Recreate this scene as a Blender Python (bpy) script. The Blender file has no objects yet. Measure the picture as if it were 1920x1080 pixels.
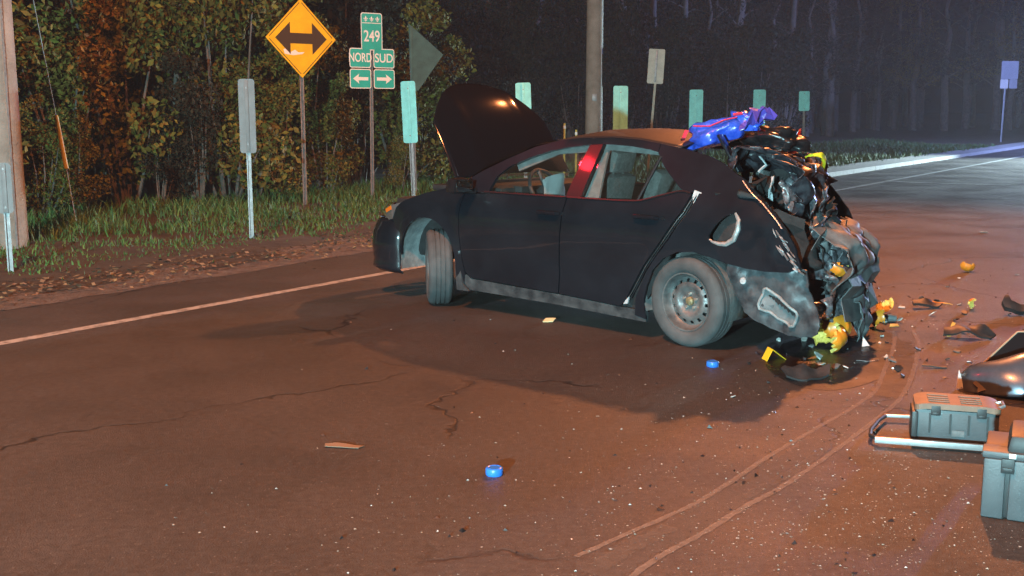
import bpy, bmesh, math, random
import numpy as np
from mathutils import Vector, Matrix, noise as mnoise
from mathutils.geometry import delaunay_2d_cdt

R = math.radians
PI = math.pi
scene = bpy.context.scene
COL = scene.collection
rng = random.Random(7)

# ------------------------------------------------------------------ camera
cam_d = bpy.data.cameras.new('camera')
cam = bpy.data.objects.new('camera', cam_d)
COL.objects.link(cam)
FPX, CAM_H, HOR = 2100.0, 1.62, 208.0
PITCH = math.atan((540 - HOR) / FPX)
cam_d.sensor_width = 36.0
cam_d.lens = 36.0 * FPX / 1920.0
cam_d.clip_end = 2000
cam.location = (0, 0, CAM_H)
cam.rotation_euler = (PI / 2 - PITCH, 0, 0)
scene.camera = cam

# ------------------------------------------------------------------ night sky
world = bpy.data.worlds.new('World')
scene.world = world
world.use_nodes = True
wn = world.node_tree
sky = wn.nodes.new('ShaderNodeTexSky')
sky.sky_type = 'NISHITA'
sky.sun_disc = False
sky.sun_elevation = R(-6)
sky.sun_rotation = R(60)
wn.links.new(sky.outputs[0], wn.nodes['Background'].inputs[0])
wn.nodes['Background'].inputs[1].default_value = 0.02

# ------------------------------------------------------------------ lamps of the place
def moon():
    d = bpy.data.lights.new('moon', 'SUN')
    d.energy = 0.03
    d.angle = R(0.5)
    d.color = (0.75, 0.82, 1.0)
    o = bpy.data.objects.new('moon', d)
    COL.objects.link(o)
    o.rotation_euler = (R(40), 0, R(60))
moon()

def lamp(name, loc, color, watts, radius, aim=None, cone=None, blend=0.5):
    d = bpy.data.lights.new(name, 'SPOT' if aim else 'POINT')
    d.energy = watts
    d.color = color
    d.shadow_soft_size = radius
    o = bpy.data.objects.new(name, d)
    COL.objects.link(o)
    o.location = loc
    if aim:
        d.spot_size = cone
        d.spot_blend = blend
        o.rotation_euler = (Vector(aim) - Vector(loc)).to_track_quat('-Z', 'Y').to_euler()
    return o

SODIUM = (1.0, 0.295, 0.095)
lamp('street_lamp_over_road', (5.3, 16.4, 8.1), SODIUM, 2700, 0.12, aim=(2.0, 11.0, 0), cone=R(150), blend=0.6)
lamp('street_lamp_behind_viewer', (-3.2, 1.5, 10.0), (1.0, 0.29, 0.09), 3700, 0.25, aim=(-3.2, 8.0, 0), cone=R(140), blend=0.4)
lamp('work_floodlight', (-3.6, -7.0, 2.1), (0.50, 0.93, 1.0), 7600, 0.12, aim=(0.0, 12.0, 1.0), cone=R(80), blend=0.3)
lamp('red_beacon', (-5.95, 9.05, 6.72), (1.0, 0.015, 0.03), 140, 0.13, aim=(0.4, 8.6, 1.1), cone=R(34), blend=0.6)
lamp('patrol_car_headlights', (26.0, 42.0, 3.4), (0.72, 0.96, 0.95), 26000, 0.3, aim=(11.5, 31.5, 0.0), cone=R(50), blend=0.9)
lamp('blue_beacon', (29.0, 44.0, 6.0), (0.29, 0.40, 1.0), 8500, 0.3)

scene.view_settings.view_transform = 'Standard'
scene.view_settings.look = 'None'
scene.view_settings.gamma = 1.0
scene.view_settings.use_curve_mapping = False
scene.view_settings.exposure = 1.2
cy = scene.cycles
cy.use_denoising = True
try:
    cy.denoiser = 'OPENIMAGEDENOISE'
except Exception:
    pass
cy.use_adaptive_sampling = True
cy.adaptive_threshold = 0.03
cy.max_bounces = 5
cy.diffuse_bounces = 1
cy.glossy_bounces = 2
cy.transmission_bounces = 4
cy.transparent_max_bounces = 10
cy.volume_bounces = 0
cy.caustics_reflective = False
cy.caustics_refractive = False
cy.sample_clamp_indirect = 4.0
cy.volume_step_rate = 4.0

# ------------------------------------------------------------------ materials
MATS = {}
def mat(name, col, rough=0.6, metal=0.0, var=0.0, vscale=8.0, col2=None, bump=0.0, bscale=60.0, coat=0.0,
        spec=0.5, island=0.0, objrand=0.0, rvar=0.0, detail=5.0):
    if name in MATS:
        return MATS[name]
    m = bpy.data.materials.new(name)
    m.use_nodes = True
    nt = m.node_tree
    b = nt.nodes['Principled BSDF']
    b.inputs['Roughness'].default_value = rough
    b.inputs['Metallic'].default_value = metal
    b.inputs['Specular IOR Level'].default_value = spec
    b.inputs['Coat Weight'].default_value = coat
    b.inputs['Coat Roughness'].default_value = 0.06
    c1 = (*col, 1)
    tc = nt.nodes.new('ShaderNodeTexCoord')
    src = None
    if var > 0 or col2:
        n = nt.nodes.new('ShaderNodeTexNoise')
        n.inputs['Scale'].default_value = vscale
        n.inputs['Detail'].default_value = detail
        n.inputs['Roughness'].default_value = 0.62
        nt.links.new(tc.outputs['Object'], n.inputs['Vector'])
        r = nt.nodes.new('ShaderNodeValToRGB')
        r.color_ramp.elements[0].position = 0.33
        r.color_ramp.elements[1].position = 0.67
        r.color_ramp.elements[0].color = (*[c * (1 - var) for c in col], 1)
        r.color_ramp.elements[1].color = (*(col2 if col2 else [min(1, c * (1 + var)) for c in col]), 1)
        nt.links.new(n.outputs['Fac'], r.inputs['Fac'])
        src = r.outputs['Color']
        if rvar > 0:
            mr = nt.nodes.new('ShaderNodeMapRange')
            mr.inputs['From Min'].default_value = 0.3
            mr.inputs['From Max'].default_value = 0.7
            mr.inputs['To Min'].default_value = max(0.02, rough - rvar)
            mr.inputs['To Max'].default_value = min(1, rough + rvar)
            nt.links.new(n.outputs['Fac'], mr.inputs['Value'])
            nt.links.new(mr.outputs[0], b.inputs['Roughness'])
    if island > 0 or objrand > 0:
        hs = nt.nodes.new('ShaderNodeHueSaturation')
        hs.inputs['Color'].default_value = c1
        if src:
            nt.links.new(src, hs.inputs['Color'])
        mr = nt.nodes.new('ShaderNodeMapRange')
        if island > 0:
            g = nt.nodes.new('ShaderNodeNewGeometry')
            nt.links.new(g.outputs['Random Per Island'], mr.inputs['Value'])
            a = island
        else:
            g = nt.nodes.new('ShaderNodeObjectInfo')
            nt.links.new(g.outputs['Random'], mr.inputs['Value'])
            a = objrand
        mr.inputs['To Min'].default_value = 1 - a
        mr.inputs['To Max'].default_value = 1 + a
        nt.links.new(mr.outputs[0], hs.inputs['Value'])
        m2 = nt.nodes.new('ShaderNodeMapRange')
        mul = nt.nodes.new('ShaderNodeMath')
        mul.operation = 'FRACT'
        mx = nt.nodes.new('ShaderNodeMath')
        mx.operation = 'MULTIPLY'
        mx.inputs[1].default_value = 7.31
        nt.links.new(mr.inputs['Value'].links[0].from_socket, mx.inputs[0])
        nt.links.new(mx.outputs[0], mul.inputs[0])
        nt.links.new(mul.outputs[0], m2.inputs['Value'])
        m2.inputs['To Min'].default_value = 0.5 - 0.022 * min(1, a * 2)
        m2.inputs['To Max'].default_value = 0.5 + 0.04 * min(1, a * 2)
        nt.links.new(m2.outputs[0], hs.inputs['Hue'])
        src = hs.outputs['Color']
    if src:
        nt.links.new(src, b.inputs['Base Color'])
    else:
        b.inputs['Base Color'].default_value = c1
    if bump > 0:
        n2 = nt.nodes.new('ShaderNodeTexNoise')
        n2.inputs['Scale'].default_value = bscale
        n2.inputs['Detail'].default_value = 4
        nt.links.new(tc.outputs['Object'], n2.inputs['Vector'])
        bp = nt.nodes.new('ShaderNodeBump')
        bp.inputs['Strength'].default_value = bump
        bp.inputs['Distance'].default_value = 0.02
        nt.links.new(n2.outputs['Fac'], bp.inputs['Height'])
        nt.links.new(bp.outputs[0], b.inputs['Normal'])
    MATS[name] = m
    return m

def glass_mat(name, tint, rough=0.03, solid=0.08, dust=(0.35, 0.37, 0.38)):
    """thin sheet: transparent tint + sharp reflection by fresnel + a little dust"""
    m = bpy.data.materials.new(name)
    m.use_nodes = True
    nt = m.node_tree
    nt.nodes.remove(nt.nodes['Principled BSDF'])
    out = nt.nodes['Material Output']
    tr = nt.nodes.new('ShaderNodeBsdfTransparent')
    tr.inputs[0].default_value = (*tint, 1)
    gl = nt.nodes.new('ShaderNodeBsdfGlossy')
    gl.inputs['Roughness'].default_value = rough
    lw = nt.nodes.new('ShaderNodeLayerWeight')
    lw.inputs[0].default_value = 0.5
    pw = nt.nodes.new('ShaderNodeMath'); pw.operation = 'POWER'; pw.inputs[1].default_value = 4.5
    nt.links.new(lw.outputs['Facing'], pw.inputs[0])
    fr = nt.nodes.new('ShaderNodeMath'); fr.operation = 'MULTIPLY_ADD'; fr.inputs[1].default_value = 0.9; fr.inputs[2].default_value = 0.025
    nt.links.new(pw.outputs[0], fr.inputs[0])
    mx = nt.nodes.new('ShaderNodeMixShader')
    nt.links.new(fr.outputs[0], mx.inputs[0])
    nt.links.new(tr.outputs[0], mx.inputs[1])
    nt.links.new(gl.outputs[0], mx.inputs[2])
    df = nt.nodes.new('ShaderNodeBsdfDiffuse')
    df.inputs[0].default_value = (*dust, 1)
    n = nt.nodes.new('ShaderNodeTexNoise')
    n.inputs['Scale'].default_value = 5
    n.inputs['Detail'].default_value = 6
    tc = nt.nodes.new('ShaderNodeTexCoord')
    nt.links.new(tc.outputs['Object'], n.inputs['Vector'])
    mr = nt.nodes.new('ShaderNodeMapRange')
    mr.inputs['From Min'].default_value = 0.35
    mr.inputs['From Max'].default_value = 0.75
    mr.inputs['To Min'].default_value = solid * 0.8
    mr.inputs['To Max'].default_value = solid * 1.15
    nt.links.new(n.outputs['Fac'], mr.inputs['Value'])
    m2 = nt.nodes.new('ShaderNodeMixShader')
    nt.links.new(mr.outputs[0], m2.inputs[0])
    nt.links.new(mx.outputs[0], m2.inputs[1])
    nt.links.new(df.outputs[0], m2.inputs[2])
    nt.links.new(m2.outputs[0], out.inputs['Surface'])
    return m

PAINT = mat('black_paint', (0.007, 0.011, 0.016), 0.36, 0.0, var=0.25, vscale=2.0, col2=(0.010, 0.015, 0.021), coat=1.0, bump=0.010, bscale=4, spec=0.12)
PAINT.node_tree.nodes['Principled BSDF'].inputs['Coat Roughness'].default_value = 0.035
PAINT_HOOD = mat('black_paint_clean', (0.007, 0.007, 0.009), 0.9, 0.0, coat=0.5, spec=0.0)
PAINT_HOOD.node_tree.nodes['Principled BSDF'].inputs['Coat Roughness'].default_value = 0.08
PAINT_DEW = mat('black_paint_with_dew', (0.012, 0.012, 0.013), 0.52, 0.0, var=0.4, vscale=5, coat=0.3, spec=0.9, bump=0.06, bscale=60)
PAINT_DIRTY = mat('dusty_black_paint', (0.016, 0.021, 0.025), 0.45, 0.0, vscale=7, col2=(0.085, 0.095, 0.10), bump=0.08, bscale=25, coat=0.2)
PAINT_TORN = mat('scraped_black_paint', (0.012, 0.014, 0.018), 0.32, 0.0, vscale=26, col2=(0.16, 0.17, 0.19), bump=0.2, bscale=40, coat=0.4)
GLOSSBLK = mat('gloss_black_trim', (0.010, 0.010, 0.012), 0.32, coat=0.15)
PLASTIC = mat('black_plastic', (0.022, 0.024, 0.026), 0.55, var=0.4, vscale=10, bump=0.1, bscale=80)
PLASTIC_G = mat('grey_dusty_plastic', (0.075, 0.085, 0.09), 0.62, vscale=9, col2=(0.16, 0.175, 0.18), bump=0.12, bscale=40)
LINER = mat('wheel_liner', (0.10, 0.115, 0.12), 0.8, vscale=14, col2=(0.19, 0.21, 0.21), bump=0.3, bscale=30)
RUBBER = mat('tyre_rubber', (0.045, 0.053, 0.056), 0.8, vscale=6, col2=(0.085, 0.096, 0.10), bump=0.12, bscale=70)
STEELRIM = mat('steel_rim', (0.085, 0.095, 0.10), 0.45, 0.4, vscale=11, col2=(0.21, 0.225, 0.225), bump=0.08, bscale=40)
RUSTHUB = mat('rusty_hub', (0.26, 0.22, 0.12), 0.6, 0.4, var=0.5, vscale=60)
NUT = mat('bright_nut', (0.75, 0.74, 0.66), 0.3, 0.8)
BAREMETAL = mat('bent_bare_metal', (0.33, 0.36, 0.39), 0.34, 0.75, vscale=14, col2=(0.6, 0.62, 0.63), bump=0.2, bscale=30)
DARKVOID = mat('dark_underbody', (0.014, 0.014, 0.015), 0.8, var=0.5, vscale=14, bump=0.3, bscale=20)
SEAT = mat('seat_fabric', (0.10, 0.105, 0.105), 0.9, var=0.3, vscale=30, bump=0.2, bscale=150)
GREYTRIM = mat('grey_interior_trim', (0.15, 0.16, 0.165), 0.8, var=0.25, vscale=12)
SEAM = mat('pale_sealer', (0.42, 0.46, 0.48), 0.45, var=0.3, vscale=20)
GLASS = glass_mat('car_glass', (0.95, 0.97, 0.96), 0.02, 0.010, dust=(0.34, 0.36, 0.30))
GALV = mat('galvanised_steel', (0.26, 0.275, 0.28), 0.5, 0.4, var=0.25, vscale=16, bump=0.05, bscale=60)
ALUBACK_LIT = mat('teal_lit_aluminium_back', (0.22, 0.74, 0.72), 0.5, 0.0, var=0.14, vscale=7, bump=0.03, bscale=40)  # aluminium backs with the teal floodlight put into the base colour
ALUGREY = mat('grey_sign_back', (0.16, 0.19, 0.20), 0.55, 0.1, var=0.14, vscale=7)
TEALDARK = mat('dark_teal_sign_back', (0.055, 0.13, 0.12), 0.6, 0.2, var=0.2, vscale=6)  # dark teal base colour, tone varied at random
SIGNYEL = mat('sign_yellow', (0.80, 0.50, 0.015), 0.42, var=0.10, vscale=5)
SIGNBLK = mat('sign_black', (0.035, 0.028, 0.02), 0.5)
SIGNGRN = mat('sign_green', (0.02, 0.47, 0.40), 0.42, var=0.08, vscale=5)
SIGNWHT = mat('sign_white', (0.80, 0.86, 0.84), 0.42)
WOODPOLE = mat('weathered_pole_wood', (0.19, 0.18, 0.155), 0.85, vscale=3.5, col2=(0.30, 0.285, 0.25), bump=0.5, bscale=28)
GUARD = mat('yellow_guard_plastic', (0.36, 0.27, 0.03), 0.45, var=0.15, vscale=9)
STAKEY = mat('faded_yellow_stake', (0.55, 0.48, 0.10), 0.6)

# ------------------------------------------------------------------ object helpers
def tag(o, label, cat, group=None):
    o['label'] = label
    o['category'] = cat
    if group:
        o['group'] = group
    return o

def link(name, me, m=None, parent=None):
    o = bpy.data.objects.new(name, me)
    COL.objects.link(o)
    if m is not None and hasattr(me, 'materials'):
        me.materials.append(m)
    if parent:
        o.parent = parent
    return o

def empty(name, loc=(0, 0, 0), rz=0.0):
    o = bpy.data.objects.new(name, None)
    COL.objects.link(o)
    o.empty_display_size = 0.2
    o.location = loc
    o.rotation_euler = (0, 0, rz)
    return o

def pydata(name, v, f, m, parent=None, smooth=False):
    me = bpy.data.meshes.new(name)
    me.from_pydata([tuple(p) for p in v], [], f)
    if smooth:
        me.polygons.foreach_set('use_smooth', [True] * len(me.polygons))
    me.update()
    return link(name, me, m, parent)

class MB:
    """collects simple solids into one mesh"""
    def __init__(s):
        s.v = []
        s.f = []
        s.sm = []
    def add(s, v, f, smooth=False):
        k = len(s.v)
        s.v += [tuple(p) for p in v]
        s.f += [tuple(i + k for i in q) for q in f]
        s.sm += [smooth] * len(f)
    def box(s, c, size, rot=None, bev=0.0, taper=1.0):
        bm = bmesh.new()
        bmesh.ops.create_cube(bm, size=1)
        for v in bm.verts:
            t = taper if v.co.z > 0 else 1
            v.co = Vector((v.co.x * size[0] * t, v.co.y * size[1] * t, v.co.z * size[2]))
        if bev > 0:
            bmesh.ops.bevel(bm, geom=bm.edges[:], offset=bev, segments=2, affect='EDGES', profile=0.6)
        M = Matrix.Translation(c) @ (rot.to_4x4() if rot is not None else Matrix())
        bm.transform(M)
        bm.verts.index_update()
        s.add([v.co for v in bm.verts], [[v.index for v in f.verts] for f in bm.faces])
        bm.free()
    def tube(s, pts, rad, n=10, cap=True, squash=None):
        P = [Vector(p) for p in pts]
        rads = rad if isinstance(rad, (list, tuple)) else [rad] * len(P)
        V = []
        up = Vector((0, 0, 1))
        prev = None
        for i, p in enumerate(P):
            d = (P[min(i + 1, len(P) - 1)] - P[max(i - 1, 0)]).normalized()
            if prev is None:
                a = d.cross(up)
                if a.length < 1e-3:
                    a = d.cross(Vector((1, 0, 0)))
                a.normalize()
            else:
                a = (prev - d * prev.dot(d)).normalized()
            prev = a
            b = d.cross(a)
            for k in range(n):
                t = 2 * PI * k / n
                V.append(p + (a * math.cos(t) + b * math.sin(t) * (squash or 1)) * rads[i])
        F = []
        for i in range(len(P) - 1):
            for k in range(n):
                F.append((i * n + k, i * n + (k + 1) % n, (i + 1) * n + (k + 1) % n, (i + 1) * n + k))
        if cap:
            F.append(tuple(reversed(range(n))))
            F.append(tuple((len(P) - 1) * n + k for k in range(n)))
        s.add(V, F, True)
    def lathe(s, prof, n=48, axis='y', smooth=True, closed=False):
        """prof: list of (r, h) about an axis"""
        V = []
        for (r, h) in prof:
            for k in range(n):
                t = 2 * PI * k / n
                if axis == 'y':
                    V.append((r * math.cos(t), h, r * math.sin(t)))
                else:
                    V.append((r * math.cos(t), r * math.sin(t), h))
        F = []
        m = len(prof)
        rng_ = range(m) if closed else range(m - 1)
        for i in rng_:
            j = (i + 1) % m
            for k in range(n):
                F.append((i * n + k, i * n + (k + 1) % n, j * n + (k + 1) % n, j * n + k))
        s.add(V, F, smooth)
    def prism(s, poly, h0, h1, M=None):
        """extruded 2D polygon in local XY between z=h0 and h1"""
        n = len(poly)
        V = [Vector((p[0], p[1], h0)) for p in poly] + [Vector((p[0], p[1], h1)) for p in poly]
        if M is not None:
            V = [M @ v for v in V]
        F = [tuple(reversed(range(n))), tuple(range(n, 2 * n))]
        for k in range(n):
            F.append((k, (k + 1) % n, n + (k + 1) % n, n + k))
        s.add(V, F)
    def build(s, name, m, parent=None):
        me = bpy.data.meshes.new(name)
        me.from_pydata(s.v, [], s.f)
        me.polygons.foreach_set('use_smooth', s.sm)
        me.update()
        bm = bmesh.new()
        bm.from_mesh(me)
        bmesh.ops.recalc_face_normals(bm, faces=bm.faces[:])
        bm.to_mesh(me)
        bm.free()
        me.set_sharp_from_angle(angle=R(40))
        return link(name, me, m, parent)

def copy_tree(o, parent=None):
    c = o.copy()
    COL.objects.link(c)
    c.parent = parent
    for ch in o.children:
        copy_tree(ch, c)
    return c

def inpoly(x, y, P):
    r = False
    n = len(P)
    j = n - 1
    for i in range(n):
        xi, yi = P[i][0], P[i][1]
        xj, yj = P[j][0], P[j][1]
        if (yi > y) != (yj > y) and x < (xj - xi) * (y - yi) / (yj - yi) + xi:
            r = not r
        j = i
    return r

def densify(P, step, closed=True):
    out = []
    n = len(P)
    for i in range(n if closed else n - 1):
        a = Vector(P[i]); b = Vector(P[(i + 1) % n])
        k = max(1, int(math.ceil((b - a).length / step)))
        for q in range(k):
            out.append(a.lerp(b, q / k))
    if not closed:
        out.append(Vector(P[-1]))
    return out

def smooth_poly(P, it=1, keep=()):
    """corner cutting that rounds a closed outline; indices in keep stay sharp"""
    for _ in range(it):
        Q = []
        n = len(P)
        K = set(keep)
        nk = []
        for i in range(n):
            if i in K:
                nk.append(len(Q)); Q.append(Vector(P[i]))
            else:
                a = Vector(P[i - 1]); b = Vector(P[i]); c = Vector(P[(i + 1) % n])
                Q.append(b.lerp(a, 0.25)); Q.append(b.lerp(c, 0.25))
        P = Q; keep = nk
    return P

def panel(name, outline, surf, m, parent, holes=(), step=0.05, thick=0.014, inward=None, flip=False):
    """a sheet cut to an outline in 2D (a,b), mapped by surf(a,b)->Vector, with its own thickness along inward(a,b)"""
    loops = [densify(outline, step)] + [densify(h, step * 0.6) for h in holes]
    pts = []
    edges = []
    for L in loops:
        k = len(pts)
        pts += [Vector((p[0], p[1])) for p in L]
        edges += [(k + i, k + (i + 1) % len(L)) for i in range(len(L))]
    xs = [p[0] for p in loops[0]]; ys = [p[1] for p in loops[0]]
    r = random.Random(3)
    x = min(xs) + step / 2
    while x < max(xs):
        y = min(ys) + step / 2
        while y < max(ys):
            px = x + r.uniform(-.2, .2) * step; py = y + r.uniform(-.2, .2) * step
            if inpoly(px, py, loops[0]) and not any(inpoly(px, py, h) for h in loops[1:]):
                d = min((px - q[0]) ** 2 + (py - q[1]) ** 2 for q in pts[:len(edges)])
                if d > (step * 0.45) ** 2:
                    pts.append(Vector((px, py)))
            y += step
        x += step
    V2, E2, F2, *_ = delaunay_2d_cdt(pts, edges, [], 0, 1e-6)
    tris = []
    for f in F2:
        cxx = sum(V2[i][0] for i in f) / len(f); cyy = sum(V2[i][1] for i in f) / len(f)
        if inpoly(cxx, cyy, loops[0]) and not any(inpoly(cxx, cyy, h) for h in loops[1:]):
            tris.append(list(f))
    outer = [surf(v[0], v[1]) for v in V2]
    if inward is None:
        inward = lambda a, b: Vector((0, -1, 0))
    inner = [outer[i] + inward(V2[i][0], V2[i][1]) * thick for i in range(len(V2))]
    V = list(outer) + list(inner)
    n = len(V2)
    F = []
    # orientation: outward = -inward
    t0 = tris[len(tris) // 2]
    nn = (outer[t0[1]] - outer[t0[0]]).cross(outer[t0[2]] - outer[t0[0]])
    if nn.dot(inward(*V2[t0[0]])) > 0:
        tris = [t[::-1] for t in tris]
    F += [tuple(t) for t in tris]
    F += [tuple(i + n for i in reversed(t)) for t in tris]
    cnt = {}
    for t in tris:
        for i in range(len(t)):
            e = (t[i], t[(i + 1) % len(t)])
            cnt[e] = True
    sm = [True] * len(F)
    for (a, b) in list(cnt):
        if (b, a) not in cnt:
            k = len(V)
            V += [outer[a], outer[b], inner[b], inner[a]]
            F.append((k + 1, k, k + 3, k + 2))
            sm.append(False)
    me = bpy.data.meshes.new(name)
    me.from_pydata([tuple(v) for v in V], [], F)
    me.polygons.foreach_set('use_smooth', sm)
    me.update()
    return link(name, me, m, parent)

def sheet(name, P, nu, nv, m, parent, amp=0.0, freq=6.0, seed=0, thick=0.006, ragged=0.0, smooth=False, facet=0.0, subs=0, ridge=False):
    """a (crumpled) sheet P(u,v); amp = noise relief, facet = random vertex throw, ragged = torn border"""
    r = random.Random(seed)
    off = Vector((seed * 3.1, seed * 1.7, seed * 0.9))
    V = []
    for i in range(nu + 1):
        for j in range(nv + 1):
            u = i / nu; v = j / nv
            if ragged and (i in (0, nu) or j in (0, nv)):
                u += r.uniform(-1, 1) * ragged; v += r.uniform(-1, 1) * ragged
            p = Vector(P(u, v))
            if amp:
                q = p * freq + off
                nv3 = Vector((mnoise.noise(q), mnoise.noise(q + Vector((9, 0, 0))), mnoise.noise(q + Vector((0, 9, 0)))))
                if ridge:
                    nv3 = nv3 * .45 + Vector([.5 - 1.5 * abs(mnoise.noise(q * 1.3 + Vector((k * 7, 3, k * 5))) + .5 * mnoise.noise(q * 2.9 + Vector((k * 3, 1, 8)))) for k in range(3)]) * .8
                p = p + nv3 * amp
            if facet:
                p = p + Vector((r.uniform(-1, 1), r.uniform(-1, 1), r.uniform(-1, 1))) * facet
            V.append(p)
    F = []
    W = nv + 1
    for i in range(nu):
        for j in range(nv):
            a, b, c, d = i * W + j, (i + 1) * W + j, (i + 1) * W + j + 1, i * W + j + 1
            if r.random() < 0.5:
                F += [(a, b, c), (a, c, d)]
            else:
                F += [(a, b, d), (b, c, d)]
    o = pydata(name, V, F, m, parent, smooth)
    if subs:
        s = o.modifiers.new('subdivision', 'SUBSURF'); s.levels = subs; s.render_levels = subs
    if thick:
        s = o.modifiers.new('thickness', 'SOLIDIFY'); s.thickness = thick; s.offset = 0
    return o

def text_mesh(txt, size, name, m, parent, M, extrude=0.0015, spacing=1.0, width=1.0):
    cu = bpy.data.curves.new('lettering_source', 'FONT')
    cu.body = txt; cu.size = size; cu.align_x = 'CENTER'; cu.align_y = 'CENTER'
    cu.extrude = extrude; cu.offset = size * 0.012; cu.space_character = spacing
    tmp = bpy.data.objects.new('lettering_source', cu)
    COL.objects.link(tmp)
    dg = bpy.context.evaluated_depsgraph_get()
    me = bpy.data.meshes.new_from_object(tmp.evaluated_get(dg))
    bpy.data.objects.remove(tmp)
    bpy.data.curves.remove(cu)
    S = Matrix.Diagonal((width, 1, 1, 1))
    me.transform(M @ S)
    me.materials.clear()
    me.name = name
    return link(name, me, m, parent)

def struct(o):
    o['kind'] = 'structure'
    return o

# ------------------------------------------------------------------ the ground, road and verge
DX, DY = 0.556, 0.831            # road direction
def rd(s, n, z=0.0):             # s metres along the road, n metres across it (towards the wood)
    return Vector((s * DX - n * DY, s * DY + n * DX, z))

def strip(name, s0, s1, n0, n1, z, m, ds=1.0, dn=1.0, wob0=0.0, wob1=0.0, relief=0.0, parent=None):
    ns = max(1, int((s1 - s0) / ds)); nn = max(1, int((n1 - n0) / dn))
    V = []; F = []
    for i in range(ns + 1):
        s = s0 + (s1 - s0) * i / ns
        a = n0 + wob0 * mnoise.noise(Vector((s * 0.9, 1.3, 0))) + wob0 * 0.6 * mnoise.noise(Vector((s * 3.1, 4.3, 0)))
        b = n1 + wob1 * mnoise.noise(Vector((s * 0.9, 7.7, 0)))
        for j in range(nn + 1):
            n = a + (b - a) * j / nn
            zz = z
            if relief:
                t = min(1, (n - a) / 0.8)
                zz += relief * t * (0.5 + mnoise.noise(Vector((s * 0.7, n * 0.7, 2))) + 0.5 * mnoise.noise(Vector((s * 2.3, n * 2.3, 5))))
            V.append(rd(s, n, zz))
    W = nn + 1
    for i in range(ns):
        for j in range(nn):
            F.append((i * W + j, (i + 1) * W + j, (i + 1) * W + j + 1, i * W + j + 1)[::1])
    o = pydata(name, V, F, m, parent, True)
    return o

def asphalt():
    m = bpy.data.materials.new('worn_asphalt')
    m.use_nodes = True
    nt = m.node_tree; b = nt.nodes['Principled BSDF']
    tc = nt.nodes.new('ShaderNodeTexCoord')
    def noise(scale, detail=6, rough=0.6):
        n = nt.nodes.new('ShaderNodeTexNoise')
        n.inputs['Scale'].default_value = scale; n.inputs['Detail'].default_value = detail; n.inputs['Roughness'].default_value = rough
        nt.links.new(tc.outputs['Object'], n.inputs['Vector'])
        return n
    def ramp(src, p0, c0, p1, c1):
        r = nt.nodes.new('ShaderNodeValToRGB')
        r.color_ramp.elements[0].position = p0; r.color_ramp.elements[0].color = (*c0, 1)
        r.color_ramp.elements[1].position = p1; r.color_ramp.elements[1].color = (*c1, 1)
        nt.links.new(src, r.inputs[0]); return r
    def mixc(f, a, c, mode='MIX'):
        x = nt.nodes.new('ShaderNodeMixRGB'); x.blend_type = mode
        for i, q in ((0, f), (1, a), (2, c)):
            if isinstance(q, (int, float)): x.inputs[i].default_value = q
            elif isinstance(q, tuple): x.inputs[i].default_value = (*q, 1)
            else: nt.links.new(q, x.inputs[i])
        return x
    big = ramp(noise(0.45, 5).outputs[0], 0.35, (0.052, 0.048, 0.046), 0.68, (0.068, 0.063, 0.060))
    med = ramp(noise(26, 8, 0.75).outputs[0], 0.32, (0.60, 0.60, 0.60), 0.70, (1.40, 1.38, 1.36))
    c = mixc(1.0, big.outputs[0], med.outputs[0], 'MULTIPLY')
    # coarse aggregate that shows as pale specks
    vo = nt.nodes.new('ShaderNodeTexVoronoi'); vo.inputs['Scale'].default_value = 75
    nt.links.new(tc.outputs['Object'], vo.inputs['Vector'])
    sp = ramp(vo.outputs['Color'], 0.70, (0, 0, 0), 0.97, (1, 1, 1))
    d = ramp(vo.outputs['Distance'], 0.18, (1, 1, 1), 0.36, (0, 0, 0))
    spm = mixc(1.0, sp.outputs[0], d.outputs[0], 'MULTIPLY')
    c = mixc(spm.outputs[0], c.outputs[0], (0.20, 0.19, 0.175))
    # long fine cracks: warped cell borders, only in some areas
    wn_ = noise(1.1, 5)
    wv = nt.nodes.new('ShaderNodeVectorMath'); wv.operation = 'MULTIPLY_ADD'
    wv.inputs[1].default_value = (0.9, 0.9, 0.9)
    nt.links.new(wn_.outputs['Color'], wv.inputs[0]); nt.links.new(tc.outputs['Object'], wv.inputs[2])
    v2 = nt.nodes.new('ShaderNodeTexVoronoi'); v2.feature = 'DISTANCE_TO_EDGE'; v2.inputs['Scale'].default_value = 0.42
    nt.links.new(wv.outputs[0], v2.inputs['Vector'])
    cr = ramp(v2.outputs['Distance'], 0.002, (1, 1, 1), 0.009, (0, 0, 0))
    msk = ramp(noise(0.6, 3).outputs[0], 0.47, (0, 0, 0), 0.56, (1, 1, 1))
    crm = mixc(1.0, cr.outputs[0], msk.outputs[0], 'MULTIPLY')
    c = mixc(crm.outputs[0], c.outputs[0], (0.012, 0.011, 0.011))
    nt.links.new(c.outputs[0], b.inputs['Base Color'])
    rr = nt.nodes.new('ShaderNodeMapRange')
    nt.links.new(noise(0.9, 5).outputs[0], rr.inputs['Value'])
    rr.inputs['From Min'].default_value = 0.3; rr.inputs['From Max'].default_value = 0.7
    rr.inputs['To Min'].default_value = 0.42; rr.inputs['To Max'].default_value = 0.75
    nt.links.new(rr.outputs[0], b.inputs['Roughness'])
    b.inputs['Specular IOR Level'].default_value = 0.38
    hb = noise(120, 3)
    ad = nt.nodes.new('ShaderNodeMath'); ad.operation = 'MULTIPLY_ADD'
    ad.inputs[1].default_value = -1.5
    nt.links.new(crm.outputs[0], ad.inputs[0]); nt.links.new(hb.outputs[0], ad.inputs[2])
    bp = nt.nodes.new('ShaderNodeBump'); bp.inputs['Strength'].default_value = 0.7; bp.inputs['Distance'].default_value = 0.006
    nt.links.new(ad.outputs[0], bp.inputs['Height'])
    nt.links.new(bp.outputs[0], b.inputs['Normal'])
    return m

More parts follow.
